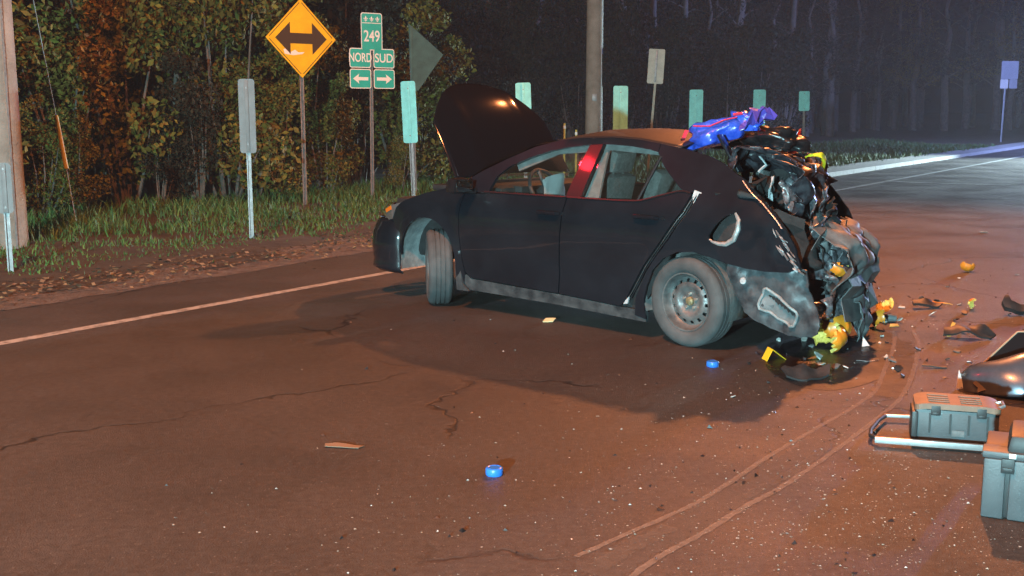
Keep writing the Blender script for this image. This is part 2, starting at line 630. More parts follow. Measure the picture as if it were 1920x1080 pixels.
def worn_paint(name, col, keep=0.5, scale=14, rough=0.7, soft=0.12, most=1.0):
    """flat paint or scuff worn through to the road: transparent where worn"""
    m = bpy.data.materials.new(name)
    m.use_nodes = True
    nt = m.node_tree; b = nt.nodes['Principled BSDF']
    b.inputs['Base Color'].default_value = (*col, 1); b.inputs['Roughness'].default_value = rough
    tc = nt.nodes.new('ShaderNodeTexCoord')
    n = nt.nodes.new('ShaderNodeTexNoise'); n.inputs['Scale'].default_value = scale; n.inputs['Detail'].default_value = 7
    n.inputs['Roughness'].default_value = 0.7
    nt.links.new(tc.outputs['Object'], n.inputs['Vector'])
    mr = nt.nodes.new('ShaderNodeMapRange')
    mr.inputs['From Min'].default_value = 1 - keep - soft; mr.inputs['From Max'].default_value = 1 - keep + soft
    mr.inputs['To Max'].default_value = most
    nt.links.new(n.outputs[0], mr.inputs['Value'])
    nt.links.new(mr.outputs[0], b.inputs['Alpha'])
    return m

ASPHALT = asphalt()
SOIL = mat('dark_soil', (0.032, 0.024, 0.014), 0.95, vscale=3, col2=(0.060, 0.048, 0.026), bump=0.5, bscale=12)
GRAVEL = mat('dirty_gravel_edge', (0.060, 0.048, 0.038), 0.95, vscale=9, col2=(0.13, 0.11, 0.09), bump=0.7, bscale=50)
CONC = mat('pale_concrete', (0.20, 0.205, 0.19), 0.85, vscale=6, col2=(0.28, 0.28, 0.26), bump=0.3, bscale=40)

# ground sheet to the horizon
g = pydata('ground', [(-400, -200, -0.02), (500, -200, -0.02), (500, 800, -0.02), (-400, 800, -0.02)], [(0, 1, 2, 3)], SOIL)
struct(g)
road = strip('road', -30, 160, -26, 9.15, 0.0, ASPHALT, 1.0, 4.0, wob1=0.0)
struct(road)
rv = strip('road_verge', -12, 110, 9.0, 16.5, 0.012, SOIL, 0.5, 0.4, wob0=0.10, relief=0.07)
struct(rv)
ge = strip('gravel_edge', -12, 17.5, 8.55, 9.45, 0.004, GRAVEL, 0.25, 0.1, wob0=0.16, wob1=0.12, relief=0.045)
struct(ge)
# painted lines: each a sheet a few millimetres above the road
LINE = worn_paint('worn_white_line', (0.38, 0.40, 0.40), keep=0.62, scale=9, soft=0.16)
def ribbon(name, pts, w, z, m, parent=None, jit=0.0, seed=1):
    r = random.Random(seed)
    V = []; F = []
    P = [Vector((p[0], p[1], 0)) for p in pts]
    for i, p in enumerate(P):
        d = (P[min(i + 1, len(P) - 1)] - P[max(i - 1, 0)]).normalized()
        nrm = Vector((-d.y, d.x, 0))
        ww = (w[i] if isinstance(w, (list, tuple)) else w) * (1 + r.uniform(-jit, jit))
        q = p + nrm * r.uniform(-jit, jit) * ww * 0.5
        V += [(q.x - nrm.x * ww / 2, q.y - nrm.y * ww / 2, z), (q.x + nrm.x * ww / 2, q.y + nrm.y * ww / 2, z)]
    for i in range(len(P) - 1):
        F.append((2 * i, 2 * i + 2, 2 * i + 3, 2 * i + 1)[::-1])
    o = pydata(name, V, F, m, parent)
    return o
ribbon('edge_line', [rd(s, 7.29) for s in np.arange(-14, 120, 0.5)], 0.11, 0.004, LINE, road, 0.02)
far_line = [(8.7, 26.16), (9.1, 25.7), (9.8, 25.25), (10.6, 24.85), (11.3, 24.6), (13.5, 24.0), (17, 23.4), (24, 22.5)]
ribbon('side_road_line', [Vector((*p, 0)) for p in densify([Vector(p) for p in far_line], 0.4, False)], 0.13, 0.008, LINE, road, 0.02)
# raised concrete kerb on the far stretch
kb = MB()
for i in range(46):
    s0 = 19.5 + i * 2.0
    a = [rd(s0 + 0.01, 8.95, 0), rd(s0 + 1.99, 8.95, 0), rd(s0 + 1.99, 9.85, 0), rd(s0 + 0.01, 9.85, 0)]
    t = [rd(s0 + 0.01, 8.97, 0.11), rd(s0 + 1.99, 8.97, 0.11), rd(s0 + 1.99, 9.85, 0.13), rd(s0 + 0.01, 9.85, 0.13)]
    kb.add(a + t, [(0, 1, 5, 4), (1, 2, 6, 5), (2, 3, 7, 6), (3, 0, 4, 7), (4, 5, 6, 7)])
struct(kb.build('kerb', CONC))

# ------------------------------------------------------------------ the wrecked car
TH = R(48)
car = empty('wrecked_car', (-0.12, 9.97, 0), PI / 2 + TH)
tag(car, 'black sedan with crushed rear end and raised bonnet standing across the road', 'car')
ZS = [0, .20, .30, .50, .70, .82, .88, .93, .985, 1.15, 1.40, 1.432, 1.47]
YS = [.83, .848, .862, .882, .888, .886, .879, .858, .838, .752, .612, .572, .45]
PX = [-4, -3.0, -2.4, .2, .45, .60, .75, .85, .93, .96]
PY = [.955, .985, 1.0, 1.0, .965, .90, .78, .62, .30, 0.02]
def ybase(x, z):
    return float(np.interp(z, ZS, YS)) * float(np.interp(x, PX, PY))
def arch(x, z):
    a = 0
    for (x0, z0, rr) in ((0.0, .40, .34), (-2.555, .34, .345)):
        r = math.hypot(x - x0, z - z0)
        if z > .2: a = max(a, 0.016 * math.exp(-((r - rr) / .045) ** 2))
    return a
def S(side, off=0.0, crush=0.0):
    def f(x, z):
        y = ybase(x, z) + arch(x, z) + off
        xx, zz = x, z
        if crush:
            t = min(1, max(0, (-2.75 - x) / .65)) ** 1.3
            if t > 0:
                q = Vector((x * 7, z * 7, 3))
                y += crush * t * (mnoise.noise(q) * 1.0 + 0.6 * mnoise.noise(q * 2.3))
                zz += crush * 0.4 * t * mnoise.noise(q * 1.7)
        if side < 0 and x < -2.0:          # far side is pushed further in
            xx = -2.0 + (x + 2.0) * (1 - 0.30 * min(1, (-2.0 - x) / 1.2))
        return Vector((xx, side * y, zz))
    return f
def IN(side):
    return lambda a, b: Vector((0, -side, -0.15 if b > 1.0 else 0))

def arc(x0, z0, rx, rz, a0, a1, n):
    return [(x0 + rx * math.cos(R(a0 + (a1 - a0) * i / n)), z0 + rz * math.sin(R(a0 + (a1 - a0) * i / n))) for i in range(n + 1)]

FARCH = arc(0, .40, .335, .345, 180, 0, 16)          # from behind the wheel over to the front
fender = [(-.395, .20), (-.33, .195)] + FARCH + [(.345, .47), (.40, .60), (.45, .70), (.40, .80), (.30, .865), (.04, .945), (-.19, .995), (-.365, 1.03), (-.41, .98), (-.375, .80), (-.372, .64), (-.40, .42), (-.42, .31)]
fdoor = [(-.43, .325), (-.48, .282), (-1.40, .252), (-1.425, .40), (-1.432, .68), (-1.452, .86), (-1.463, .978), (-1.05, .980), (-.60, .968), (-.42, .965), (-.383, .80), (-.381, .64), (-.408, .42)]
rdoor = [(-1.412, .252), (-1.98, .222), (-2.03, .262), (-2.10, .38), (-2.20, .533), (-2.35, .734), (-2.485, .93), (-2.535, 1.055), (-2.45, 1.072), (-2.128, .984), (-1.90, .978), (-1.475, .978), (-1.463, .86), (-1.443, .68), (-1.437, .40)]
rocker = [(-.34, .30), (-.335, .178), (-1.40, .160), (-2.20, .128), (-2.21, .21), (-2.02, .214), (-1.43, .243), (-.48, .272), (-.44, .30)]
RARCH = [(-2.205, .15), (-2.21, .30), (-2.235, .40), (-2.29, .52), (-2.38, .61), (-2.49, .66), (-2.62, .675), (-2.75, .650)]
quarter = [(-2.595, 1.07), (-2.555, .94), (-2.41, .735), (-2.27, .545), (-2.13, .31), (-2.11, .17)] + RARCH + \
          [(-2.87, .615), (-3.02, .595), (-3.19, .585), (-3.33, .60), (-3.415, .625), (-3.40, .69), (-3.37, .745), (-3.33, .81), (-3.284, .873), (-3.19, .968), (-3.06, 1.055), (-2.93, 1.158), (-2.80, 1.22), (-2.70, 1.272), (-2.577, 1.315), (-2.39, 1.354), (-2.155, 1.388), (-2.155, 1.325), (-2.235, 1.240), (-2.30, 1.188), (-2.44, 1.085), (-2.54, 1.068)]
fuel = smooth_poly([Vector(p) for p in [(-2.715, .770), (-2.77, .86), (-2.83, .925), (-2.90, .955), (-2.945, .92), (-2.955, .85), (-2.935, .775), (-2.86, .735), (-2.79, .742)]], 1)
rail = [(-.33, 1.035), (-.523, 1.142), (-.761, 1.250), (-.982, 1.340), (-1.213, 1.397), (-1.431, 1.420), (-1.70, 1.427), (-1.94, 1.415), (-2.15, 1.390), (-2.15, 1.330), (-2.073, 1.345), (-1.882, 1.368), (-1.644, 1.376), (-1.516, 1.370), (-1.316, 1.346), (-1.151, 1.314), (-.972, 1.260), (-.80, 1.190), (-.70, 1.110), (-.665, 1.0), (-.66, .978), (-.43, .975)]
bpil = [(-1.452, .982), (-1.520, 1.368), (-1.640, 1.374), (-1.597, .982)]
fglass = [(-.67, .985), (-.70, 1.105), (-.80, 1.185), (-.972, 1.255), (-1.151, 1.309), (-1.316, 1.341), (-1.513, 1.365), (-1.450, .985)]
rglass = [(-1.602, .985), (-1.645, 1.370), (-1.882, 1.363), (-2.073, 1.340), (-2.150, 1.322), (-2.230, 1.238), (-2.295, 1.186), (-2.435, 1.080), (-2.128, .990), (-1.90, .985)]

for sd in (1, -1):
    s0 = S(sd)
    far = sd < 0
    fo = panel('front_fender', fender, s0, PAINT, car, step=.045, thick=.02, inward=IN(sd))
    fd = panel('front_door', fdoor, s0, PAINT, car, step=.05, thick=.03, inward=IN(sd))
    rdo = panel('rear_door', rdoor, s0, PAINT, car, step=.05, thick=.03, inward=IN(sd))
    rk = panel('rocker_panel', rocker, S(sd, -.006), PAINT_DIRTY, car, step=.04, thick=.03, inward=IN(sd))
    qp = panel('quarter_panel', quarter, S(sd, 0, .035), PAINT, car, holes=[fuel] if not far else [], step=.035, thick=.018, inward=IN(sd))
    panel('roof_rail', rail, s0, PAINT, car, step=.05, thick=.03, inward=IN(sd))
    panel('pillar_trim', bpil, S(sd, .003), GLOSSBLK, car, step=.05, thick=.03, inward=IN(sd))
    w1 = panel('window', fglass, S(sd, -.016), GLASS, fd, step=.08, thick=.004, inward=IN(sd))
    w2 = panel('window', rglass, S(sd, -.016), GLASS, rdo, step=.08, thick=.004, inward=IN(sd))
    # belt mouldings
    mb = MB()
    mb.tube([s0(x, .984) + Vector((0, sd * .004, 0)) for x in np.linspace(-.62, -1.46, 12)], .009, 6)
    mb.build('belt_moulding', GLOSSBLK, fd)
    mb = MB()
    mb.tube([s0(x, float(np.interp(-x, [1.475, 1.9, 2.128, 2.45, 2.53], [.984, .984, .990, 1.078, 1.062]))) + Vector((0, sd * .004, 0)) for x in np.linspace(-1.475, -2.53, 20)], .009, 6)
    mb.build('belt_moulding', GLOSSBLK, rdo)
    # window divider in the rear door
    mb = MB()
    mb.tube([s0(-2.19, 1.30), s0(-2.11, .995)], .012, 6)
    mb.build('window_divider', GLOSSBLK, rdo)
    # door handles
    for (hx, hz, par) in ((-1.33, .862, fd), (-2.22, .885, rdo)):
        mb = MB()
        mb.tube([s0(hx + .10, hz) + Vector((0, sd * .004, 0)), s0(hx + .085, hz) + Vector((0, sd * .032, .003)), s0(hx, hz) + Vector((0, sd * .038, .004)), s0(hx - .085, hz) + Vector((0, sd * .032, .003)), s0(hx - .10, hz) + Vector((0, sd * .004, 0))], [.014, .016, .015, .016, .014], 8)
        mb.lathe([(0.001, 0), (.016, 0), (.016, .01)], 10, 'y')
        k = len(mb.v) - 30
        for i in range(k, len(mb.v)):
            v = Vector(mb.v[i]); mb.v[i] = tuple(s0(hx - .135, hz) + Vector((v.x, sd * v.y * .5, v.z)))
        mb.build('door_handle', PAINT, par)
    # mirror
    mb = MB()
    rot = Matrix.Rotation(R(8) * -sd, 3, 'Z')
    mb.box(Vector((-.475, sd * .985, 1.035)), (.13, .20, .125), rot, .045, 0.86)
    mb.tube([(-.52, sd * .84, .985), (-.49, sd * .92, 1.0)], .028, 8)
    mr_ = mb.build('door_mirror', GLOSSBLK, fd)
    mb = MB(); mb.box(Vector((-.545, sd * .985, 1.035)), (.006, .16, .09), rot, .002)
    mb.build('mirror_glass', mat('mirror_silver', (.55, .58, .6), .08, 1.0), mr_)
    # dark inner shell seen through gaps and wheel openings
    inner_out = [(-.45, .24), (-2.15, .20), (-2.62, .98), (-2.56, 1.05), (-2.44, 1.07), (-2.13, .975), (-.50, .95)]
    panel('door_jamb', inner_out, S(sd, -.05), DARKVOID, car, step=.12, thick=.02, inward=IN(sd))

# buckled gap between the near rear door and the quarter panel: pale folded jamb edges
s1 = S(1)
for (o_, rad_, mm) in ((0.018, .003, PAINT_DIRTY), (0.040, .004, PAINT)):
    P = [(-2.535, 1.055), (-2.485, .93), (-2.35, .734), (-2.20, .533), (-2.10, .38), (-2.04, .29)]
    D = densify([Vector(p) for p in P], .06, False)
    mb = MB()
    mb.tube([s1(p[0] - o_, p[1]) + Vector((0, -.012 + .010 * mnoise.noise(Vector((p[1] * 9, o_ * 50, 0))), 0)) for p in D], rad_, 6)
    mb.build('door_seal', mm, car)
mb = MB()
mb.prism([(0, 0), (-.055, -.015), (-.075, -.10), (-.045, -.135), (.0, -.11), (.018, -.05)], 0, .02, Matrix.Translation(s1(-2.555, 1.085) + Vector((0, -.01, 0))) @ Matrix.Rotation(R(-90), 4, 'X') @ Matrix.Diagonal((1, -1, 1, 1)))
mb.build('latch_pillar_trim', mat('pale_grey_trim', (.52, .55, .56), .5, var=.2, vscale=20), car)
mb = MB()
mb.prism([(0, 0), (-.04, .01), (-.05, .06), (-.02, .03)], 0, .015, Matrix.Translation(s1(-2.015, .24) + Vector((0, .004, 0))) @ Matrix.Rotation(R(90), 4, 'X'))
mb.build('sill_end_cap', SEAM, car)

# fuel filler pocket
pk = panel('fuel_pocket', [(p[0] + (p[0] + 2.845) * .10, p[1] + (p[1] - .84) * .10) for p in fuel], S(1, -.075), DARKVOID, car, step=.05, thick=.01, inward=IN(1))
mb = MB()
lip = [(-2.715, .770), (-2.76, .748), (-2.815, .738), (-2.87, .740), (-2.925, .775), (-2.95, .84), (-2.948, .90), (-2.91, .945)]
ld = densify([Vector(p) for p in lip], .02, False)
n_ = len(ld)
mb.tube([S(1)(p[0] + .004, p[1] + .004) + Vector((0, -.010, 0)) for p in ld], [max(.003, .027 * math.sin(PI * min(1, .06 + .80 * i / n_))) for i in range(n_)], 8, squash=.8)
mb.build('fuel_door', mat('bent_fuel_door', (.20, .23, .24), .4, .2, vscale=18, col2=(.36, .39, .39)), car)

# roof skin
def roofP(u, v):
    x = -.90 - 1.42 * u
    ez = float(np.interp(-x, [.76, .982, 1.213, 1.431, 1.70, 1.94, 2.15, 2.39], [1.25, 1.340, 1.397, 1.420, 1.427, 1.415, 1.388, 1.354]))
    ye = ybase(x, ez) - .004
    w = 2 * v - 1
    bow = .060 * (1 - abs(w) ** 2.3) * min(1, .35 + u * 1.8)
    return (x - .06 * (1 - w * w) * (1 - u) * -1.2, w * ye, ez + bow - .004)
sheet('roof', roofP, 22, 20, PAINT_DEW, car, thick=.006, smooth=True)
# windscreen
def wsP(u, v):
    w = 2 * v - 1
    xb = -.30 + .38 * (1 - w * w); zb = 1.03
    xt = -.86 + .08 * (1 - w * w); zt = 1.30 + .09 * (1 - w * w)
    yb = .775; yt = .665
    return (xb + (xt - xb) * u, w * (yb + (yt - yb) * u), zb + (zt - zb) * u + .03 * math.sin(PI * u))
sheet('windscreen', wsP, 8, 14, GLASS, car, thick=.004, smooth=True)
# scuttle below it
mb = MB()
mb.box(Vector((-.12, 0, .985)), (.42, 1.46, .05), None, .015)
mb.build('scuttle_panel', PLASTIC, car)

# bonnet, raised on its hinges
AL = R(60)
def hoodP(u, v, d=0.0):
    w = 2 * u - 1
    ln = .97 - .43 * abs(w) ** 2.4
    xh = v * ln
    zh = -.02 * xh - .12 * (xh / .97) ** 4 + .05 * (1 - w * w) + .012 * math.exp(-((abs(w) - .55) / .1) ** 2) * (1 - .3 * v) - d
    x = xh * math.cos(AL) - zh * math.sin(AL)
    z = xh * math.sin(AL) + zh * math.cos(AL)
    return (-.205 + x, .745 * w * (1 - .04 * v), 1.065 + z)
hd = sheet('bonnet', hoodP, 28, 22, PAINT_HOOD, car, thick=.008, smooth=True)
hi_ = sheet('bonnet_inner_frame', lambda u, v: hoodP(.06 + .88 * u, .05 + .88 * v, .028 + .012 * (math.sin(u * 12) * math.sin(v * 9))), 20, 16, PLASTIC, hd, thick=.012, smooth=True)
mb = MB()
mb.tube([(.50, -.60, .86), (.18, -.52, 1.40)], .006, 6)
mb.build('bonnet_prop_rod', GALV, car)
# engine bay
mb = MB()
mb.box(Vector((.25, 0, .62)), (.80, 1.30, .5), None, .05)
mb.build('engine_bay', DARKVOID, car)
mb = MB()
mb.box(Vector((.22, -.05, .86)), (.42, .55, .10), None, .03)
mb.box(Vector((.10, .48, .85)), (.22, .2, .16), None, .02)
mb.tube([(.45, .3, .86), (.3, .45, .9), (.05, .3, .9)], .035, 8)
mb.build('engine', PLASTIC, car)

# front bumper wrapped round the nose
def bumperP(u, v):
    t = (u * 2 - 1)
    z = .235 + .46 * v
    out = float(np.interp(z, [.23, .27, .32, .46, .58, .70], [-.035, .012, .0, .012, .0, -.05]))
    a = t * PI / 2
    y = (.868 + out) * math.copysign(abs(math.sin(a)) ** .62, t)
    x = .345 + (.60 + out) * abs(math.cos(a)) ** .50
    # clear the wheel opening
    if abs(t) > .93: x = max(x, .345 + .07 * max(0, 1 - abs(z - .40) / .25) * 0)
    return (x, y, z)
bp_ = sheet('front_bumper', bumperP, 44, 14, PAINT, car, thick=.012, smooth=True)
mb = MB()
for k in range(3):
    mb.tube([Vector(bumperP(u, .28 + .11 * k)) + Vector((.004, 0, 0)) for u in np.linspace(.30, .70, 10)], .010, 6)
mb.build('grille', PLASTIC, bp_)
def upperP(u, v):
    t = u * 2 - 1
    a = t * PI / 2 * .80
    y = .80 * math.copysign(abs(math.sin(a)) ** .75, t)
    x = .33 + (.55 - .16 * v) * abs(math.cos(a)) ** .55
    return (x, y, .69 + .13 * v)
sheet('headlamp_panel', upperP, 30, 5, PLASTIC, car, thick=.01, smooth=True)
for sd in (1, -1):
    hl = [(.33, .85), (.46, .82), (.62, .77), (.70, .71), (.56, .68), (.455, .70), (.40, .80)]
    h = panel('headlight', hl, S(sd, .004), mat('headlamp_lens', (.10, .105, .11), .12, coat=.8), car, step=.04, thick=.04, inward=IN(sd))
    panel('turn_signal', [(.48, .815), (.60, .775), (.58, .745), (.47, .78)], S(sd, .009), mat('amber_lens', (.75, .20, .02), .2, coat=.5), h, step=.03, thick=.01, inward=IN(sd))

# wheel-arch liners
def liner(x0, z0, r, y0, y1, sd, a0=-20, a1=200):
    V = []; F = []
    n = 24
    for i in range(n + 1):
        a = R(a0 + (a1 - a0) * i / n)
        for y in (y0, y1):
            V.append((x0 + r * math.cos(a), sd * y, z0 + r * math.sin(a)))
    for i in range(n):
        F.append((2 * i, 2 * i + 1, 2 * i + 3, 2 * i + 2))
    k = len(V)
    V.append((x0, sd * y1, z0))
    for i in range(n):
        F.append((2 * i + 1, k, 2 * i + 3))
    return V, F
for sd in (1, -1):
    for (x0, z0, r) in ((0, .40, .350), (-2.555, .335, .352)):
        V, F = liner(x0, z0, r, .868, .42, sd)
        pydata('wheel_arch_liner', V, F, LINER, car, True)
# lip strip and a mud flap ahead of the sill
mb = MB()
mb.prism([(-.30, .55), (-.345, .52), (-.40, .22), (-.47, .17), (-.335, .168), (-.325, .30)], 0, .02, Matrix.Translation((0, .872, 0)) @ Matrix.Rotation(R(90), 4, 'X'))
mb.build('mud_guard', PAINT_DIRTY, car)

# wheels
def wheel(name, loc, yaw, camber, rim_out=True, parent=car):
    e = empty(name, loc)
    e.parent = parent
    e.rotation_euler = (camber, 0, yaw)
    w = .103
    T = MB()
    prof = [(.200, .070), (.212, .090), (.235, .101), (.268, .104), (.292, .098), (.307, .086), (.3165, .070)]
    for k in range(-5, 6):                        # tread with grooves
        y = -k * .0125
        g_ = k in (-3, 0, 3)
        prof += [(.317 if not g_ else .317, y + .005), (.317 if not g_ else .309, y + .0035), (.317 if not g_ else .309, y - .0035), (.317, y - .005)]
    prof += [(.3165, -.070), (.307, -.086), (.292, -.098), (.268, -.104), (.235, -.101), (.212, -.090), (.200, -.070)]
    T.lathe(prof, 64, 'y', True, closed=False)
    ty = T.build('tyre', RUBBER, e)
    rm = MB()
    rm.lathe([(.203, .072), (.208, .080), (.205, .088), (.196, .086), (.190, .066), (.186, .045), (.176, .030), (.165, .018), (.196, -.070)], 64, 'y', True)
    rm.build('rim', STEELRIM, e)
    # disc with vent holes: panel in (x,z)
    holes = []
    for i in range(14):
        a = 2 * PI * i / 14 + .1
        ca, sa = math.cos(a), math.sin(a)
        holes.append([(ca * .148 + (q[0] * ca - q[1] * sa), sa * .148 + (q[0] * sa + q[1] * ca)) for q in ((-.012, -.011), (.011, -.014), (.011, .014), (-.012, .011))])
    def disc(x, z):
        r = math.hypot(x, z)
        return Vector((x, float(np.interp(r, [0, .055, .07, .095, .11, .125, .15, .172, .18], [.026, .026, .018, .042, .052, .050, .030, .022, .026])), z))
    circ = [(.174 * math.cos(2 * PI * i / 48), .174 * math.sin(2 * PI * i / 48)) for i in range(48)]
    panel('wheel_disc', circ, disc, STEELRIM, e, holes=holes, step=.02, thick=.006, inward=lambda a, b: Vector((0, -1, 0)))
    hb = MB(); hb.lathe([(.0005, .052), (.022, .050), (.030, .044), (.032, .020)], 24, 'y')
    hb.build('hub', RUSTHUB, e)
    for i in range(5):
        a = 2 * PI * i / 5 + .3
        nb = MB(); nb.lathe([(.0005, .034), (.008, .033), (.0105, .028), (.0105, .012)], 6, 'y', False)
        n_o = nb.build('lug_nut', NUT, e)
        n_o.location = (.052 * math.cos(a), .010, .052 * math.sin(a))
    bd = MB(); bd.lathe([(.0005, -.03), (.15, -.03), (.19, -.02), (.0005, -.05)], 32, 'y')
    bd.build('brake_drum', DARKVOID, e)
    return e
wheel('wheel', (-2.555, .775, .318), R(-6), R(-1.5))
wheel('wheel', (0.0, .745, .318), R(-41), 0)
wheel('wheel', (-2.50, -.775, .318), PI + R(3), 0)
wheel('wheel', (0.0, -.745, .318), PI + R(-36), 0)

# underbody
mb = MB()
mb.box(Vector((-1.3, 0, .23)), (1.85, 1.5, .10), None, .03)
mb.box(Vector((-2.75, .05, .42)), (.75, 1.2, .30), None, .05)
mb.tube([(-2.5, -.7, .32), (-2.5, .7, .32)], .04, 8)
mb.tube([(-.2, -.6, .25), (-.2, .7, .25)], .03, 8)
mb.build('underbody', DARKVOID, car)

# interior
mb = MB()
mb.box(Vector((-.48, 0, .92)), (.42, 1.42, .20), None, .06)
mb.box(Vector((-.66, .36, .975)), (.20, .36, .10), None, .04)
mb.build('dashboard', PLASTIC, car)
st = MB()
cw = Vector((-.86, .36, .985))
Mr = Matrix.Rotation(R(-62), 4, 'Y')
ring = [cw + (Mr @ Vector((.18 * math.cos(t), .18 * math.sin(t), 0))) for t in np.linspace(0, 2 * PI, 25)]
st.tube(ring, .016, 8, cap=False)
for a in (0, 2.3, 4.0):
    st.tube([cw, cw + (Mr @ Vector((.17 * math.cos(a), .17 * math.sin(a), 0)))], .018, 6)
st.box(cw, (.06, .14, .12), Mr.to_3x3(), .02)
st.build('steering_wheel', PLASTIC, car)
# deflated airbag over the wheel
sheet('airbag', lambda u, v: (-.93 - .05 * math.sin(u * 3), .22 + .26 * u, 1.10 - .28 * v + .03 * math.sin(v * 5 + u * 4)), 8, 8, mat('airbag_cloth', (.26, .27, .28), .9), car, amp=.04, freq=9, seed=4, smooth=True)
def seat(x, y, nm='seat', w=.50, recl=18):
    b = MB()
    b.box(Vector((x + .05, y, .52)), (.52, w, .16), None, .05)
    rt = Matrix.Rotation(R(-recl), 3, 'Y')
    b.box(Vector((x - .29, y, .86)), (.14, w * .98, .60), rt, .05, .85)
    b.box(Vector((x - .42, y, 1.24)), (.09, .26, .17), rt, .035)
    b.tube([(x - .38, y - .06, 1.12), (x - .41, y - .06, 1.2)], .008, 6)
    b.tube([(x - .38, y + .06, 1.12), (x - .41, y + .06, 1.2)], .008, 6)
    return b.build(nm, SEAT, car)
seat(-1.20, .37); seat(-1.20, -.37)
b = MB()
b.box(Vector((-2.02, 0, .50)), (.48, 1.30, .16), None, .05)
b.box(Vector((-2.34, 0, .80)), (.16, 1.28, .56), Matrix.Rotation(R(-20), 3, 'Y'), .05)
for y in (.40, -.40):
    b.box(Vector((-2.42, y, 1.13)), (.09, .24, .14), Matrix.Rotation(R(-14), 3, 'Y'), .03)
b.build('rear_seat', SEAT, car)
# grey inner pillar trims and a sagging side-curtain
for sd in (1, -1):
    panel('inner_pillar_trim', [(-1.50, .60), (-1.53, 1.36), (-1.64, 1.36), (-1.70, 1.0), (-1.72, .60)], S(sd, -.085), GREYTRIM, car, step=.1, thick=.02, inward=IN(sd))
    panel('inner_roof_trim', [(-.80, 1.205), (-1.2, 1.345), (-1.7, 1.385), (-2.2, 1.36), (-2.2, 1.30), (-1.7, 1.33), (-1.2, 1.29), (-.85, 1.15)], S(sd, -.07), GREYTRIM, car, step=.1, thick=.015, inward=IN(sd))

# ---- crushed rear end
PURPLE = mat('crushed_lid_paint', (0.012, 0.012, 0.018), 0.40, 0.2, vscale=17, col2=(0.075, 0.078, 0.092), coat=0.2, bump=0.25, bscale=20)
def pushed(y):                 # how far the far side is pushed forward
    return .27 * (.6 - y)
def lidP(u, v):
    y = .58 - 1.28 * u
    k = v
    x = float(np.interp(k, [0, .18, .36, .55, .75, 1], [-2.68, -2.80, -3.06, -3.20, -3.20, -3.06]))
    z = float(np.interp(k, [0, .18, .36, .55, .75, 1], [1.20, 1.31, 1.30, 1.16, .98, .76]))
    return (x + pushed(y), y, z - .05 * u)
sheet('trunk_lid', lidP, 64, 56, PURPLE, car, amp=.15, freq=3.4, facet=.0, seed=11, thick=.005, ragged=.008, ridge=True, smooth=True)
# torn pale inner frame of the lid
def ribs(name, lines, rad, m, sq=None, seed=2, amp=.02):
    b = MB()
    for L in lines:
        D = densify([Vector(p) for p in L], .05, False)
        b.tube([p + Vector((mnoise.noise(p * 9), mnoise.noise(p * 9 + Vector((5, 0, 0))), mnoise.noise(p * 9 + Vector((0, 5, 0))))) * amp for p in D], rad, 6, squash=sq)
    return b.build(name, m, car)
ribs('lid_edge_strip', [[(-2.77, .42, 1.325), (-2.78, .05, 1.345), (-2.66, -.35, 1.33)]], .014, BAREMETAL, .5, amp=.012)
ribs('torn_bracket', [[(-2.80, .36, 1.31), (-2.87, .38, 1.25), (-2.83, .42, 1.20)]], .011, SEAM, .5, amp=.01)
sheet('bent_inner_panel', lambda u, v: (-3.15 + .06 * u + pushed(-.15) * .55, .02 - .22 * u, 1.10 - .26 * v), 12, 13, BAREMETAL, car, amp=.08, freq=9, facet=.005, seed=21, ragged=.05, ridge=True)
sheet('bent_inner_panel', lambda u, v: (-2.93, .46 - .06 * u, 1.17 - .16 * v), 3, 4, SEAM, car, amp=.05, freq=10, facet=.012, seed=23, ragged=.12)
mb = MB()
mb.box(Vector((0, 0, 0)), (.30, .09, .018), None, .006)
o = mb.build('rear_window_pillar', PAINT, car)
o.location = (-2.66, .52, 1.33); o.rotation_euler = (0, R(-58), R(10))
# strut hanging across the opening
mb = MB()
mb.tube([(-2.83, -.02, 1.31), (-2.93, -.10, 1.10), (-3.02, -.14, .92), (-3.07, -.12, .78)], [.028, .026, .024, .015], 6, squash=.5)
mb.build('lid_hinge_arm', PLASTIC_G, car)
mb = MB()
mb.tube([(-2.78, -.40, 1.24), (-2.84, -.46, 1.12), (-2.80, -.52, 1.02)], [.03, .05, .02], 7, squash=.5)
mb.tube([(-2.70, -.52, 1.26), (-2.76, -.56, 1.10)], [.05, .03], 7, squash=.5)
mb.build('tail_lamp_housing', PLASTIC, car)
mb = MB()
mb.prism([(0, 0), (.06, .16), (.10, .19), (.10, .06), (.06, 0)], 0, .02, Matrix.Translation((-2.60, -.40, 1.30)) @ Matrix.Rotation(R(8), 4, 'Z') @ Matrix.Rotation(R(90), 4, 'X') @ Matrix.Diagonal((-1, 1, 1, 1)))
mb.build('tail_lamp_shard', mat('red_lens', (.50, .055, .025), .2, coat=.5, var=.3, vscale=30), car)
# dark boot cavity
def cavP(u, v):
    y = .72 - 1.40 * u
    return (-2.98 + pushed(y) * .9 + .04 * math.sin(9 * u + 4 * v), y, 1.16 - .92 * v)
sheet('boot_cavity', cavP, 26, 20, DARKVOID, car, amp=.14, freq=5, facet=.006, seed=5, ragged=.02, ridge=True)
def innerQ(u, v):
    return (-2.72 - .62 * u, .78 - .10 * v - .05 * u, 1.08 - .14 * u - .62 * v)
sheet('inner_quarter', innerQ, 8, 8, DARKVOID, car, amp=.05, freq=8, facet=.015, seed=8)
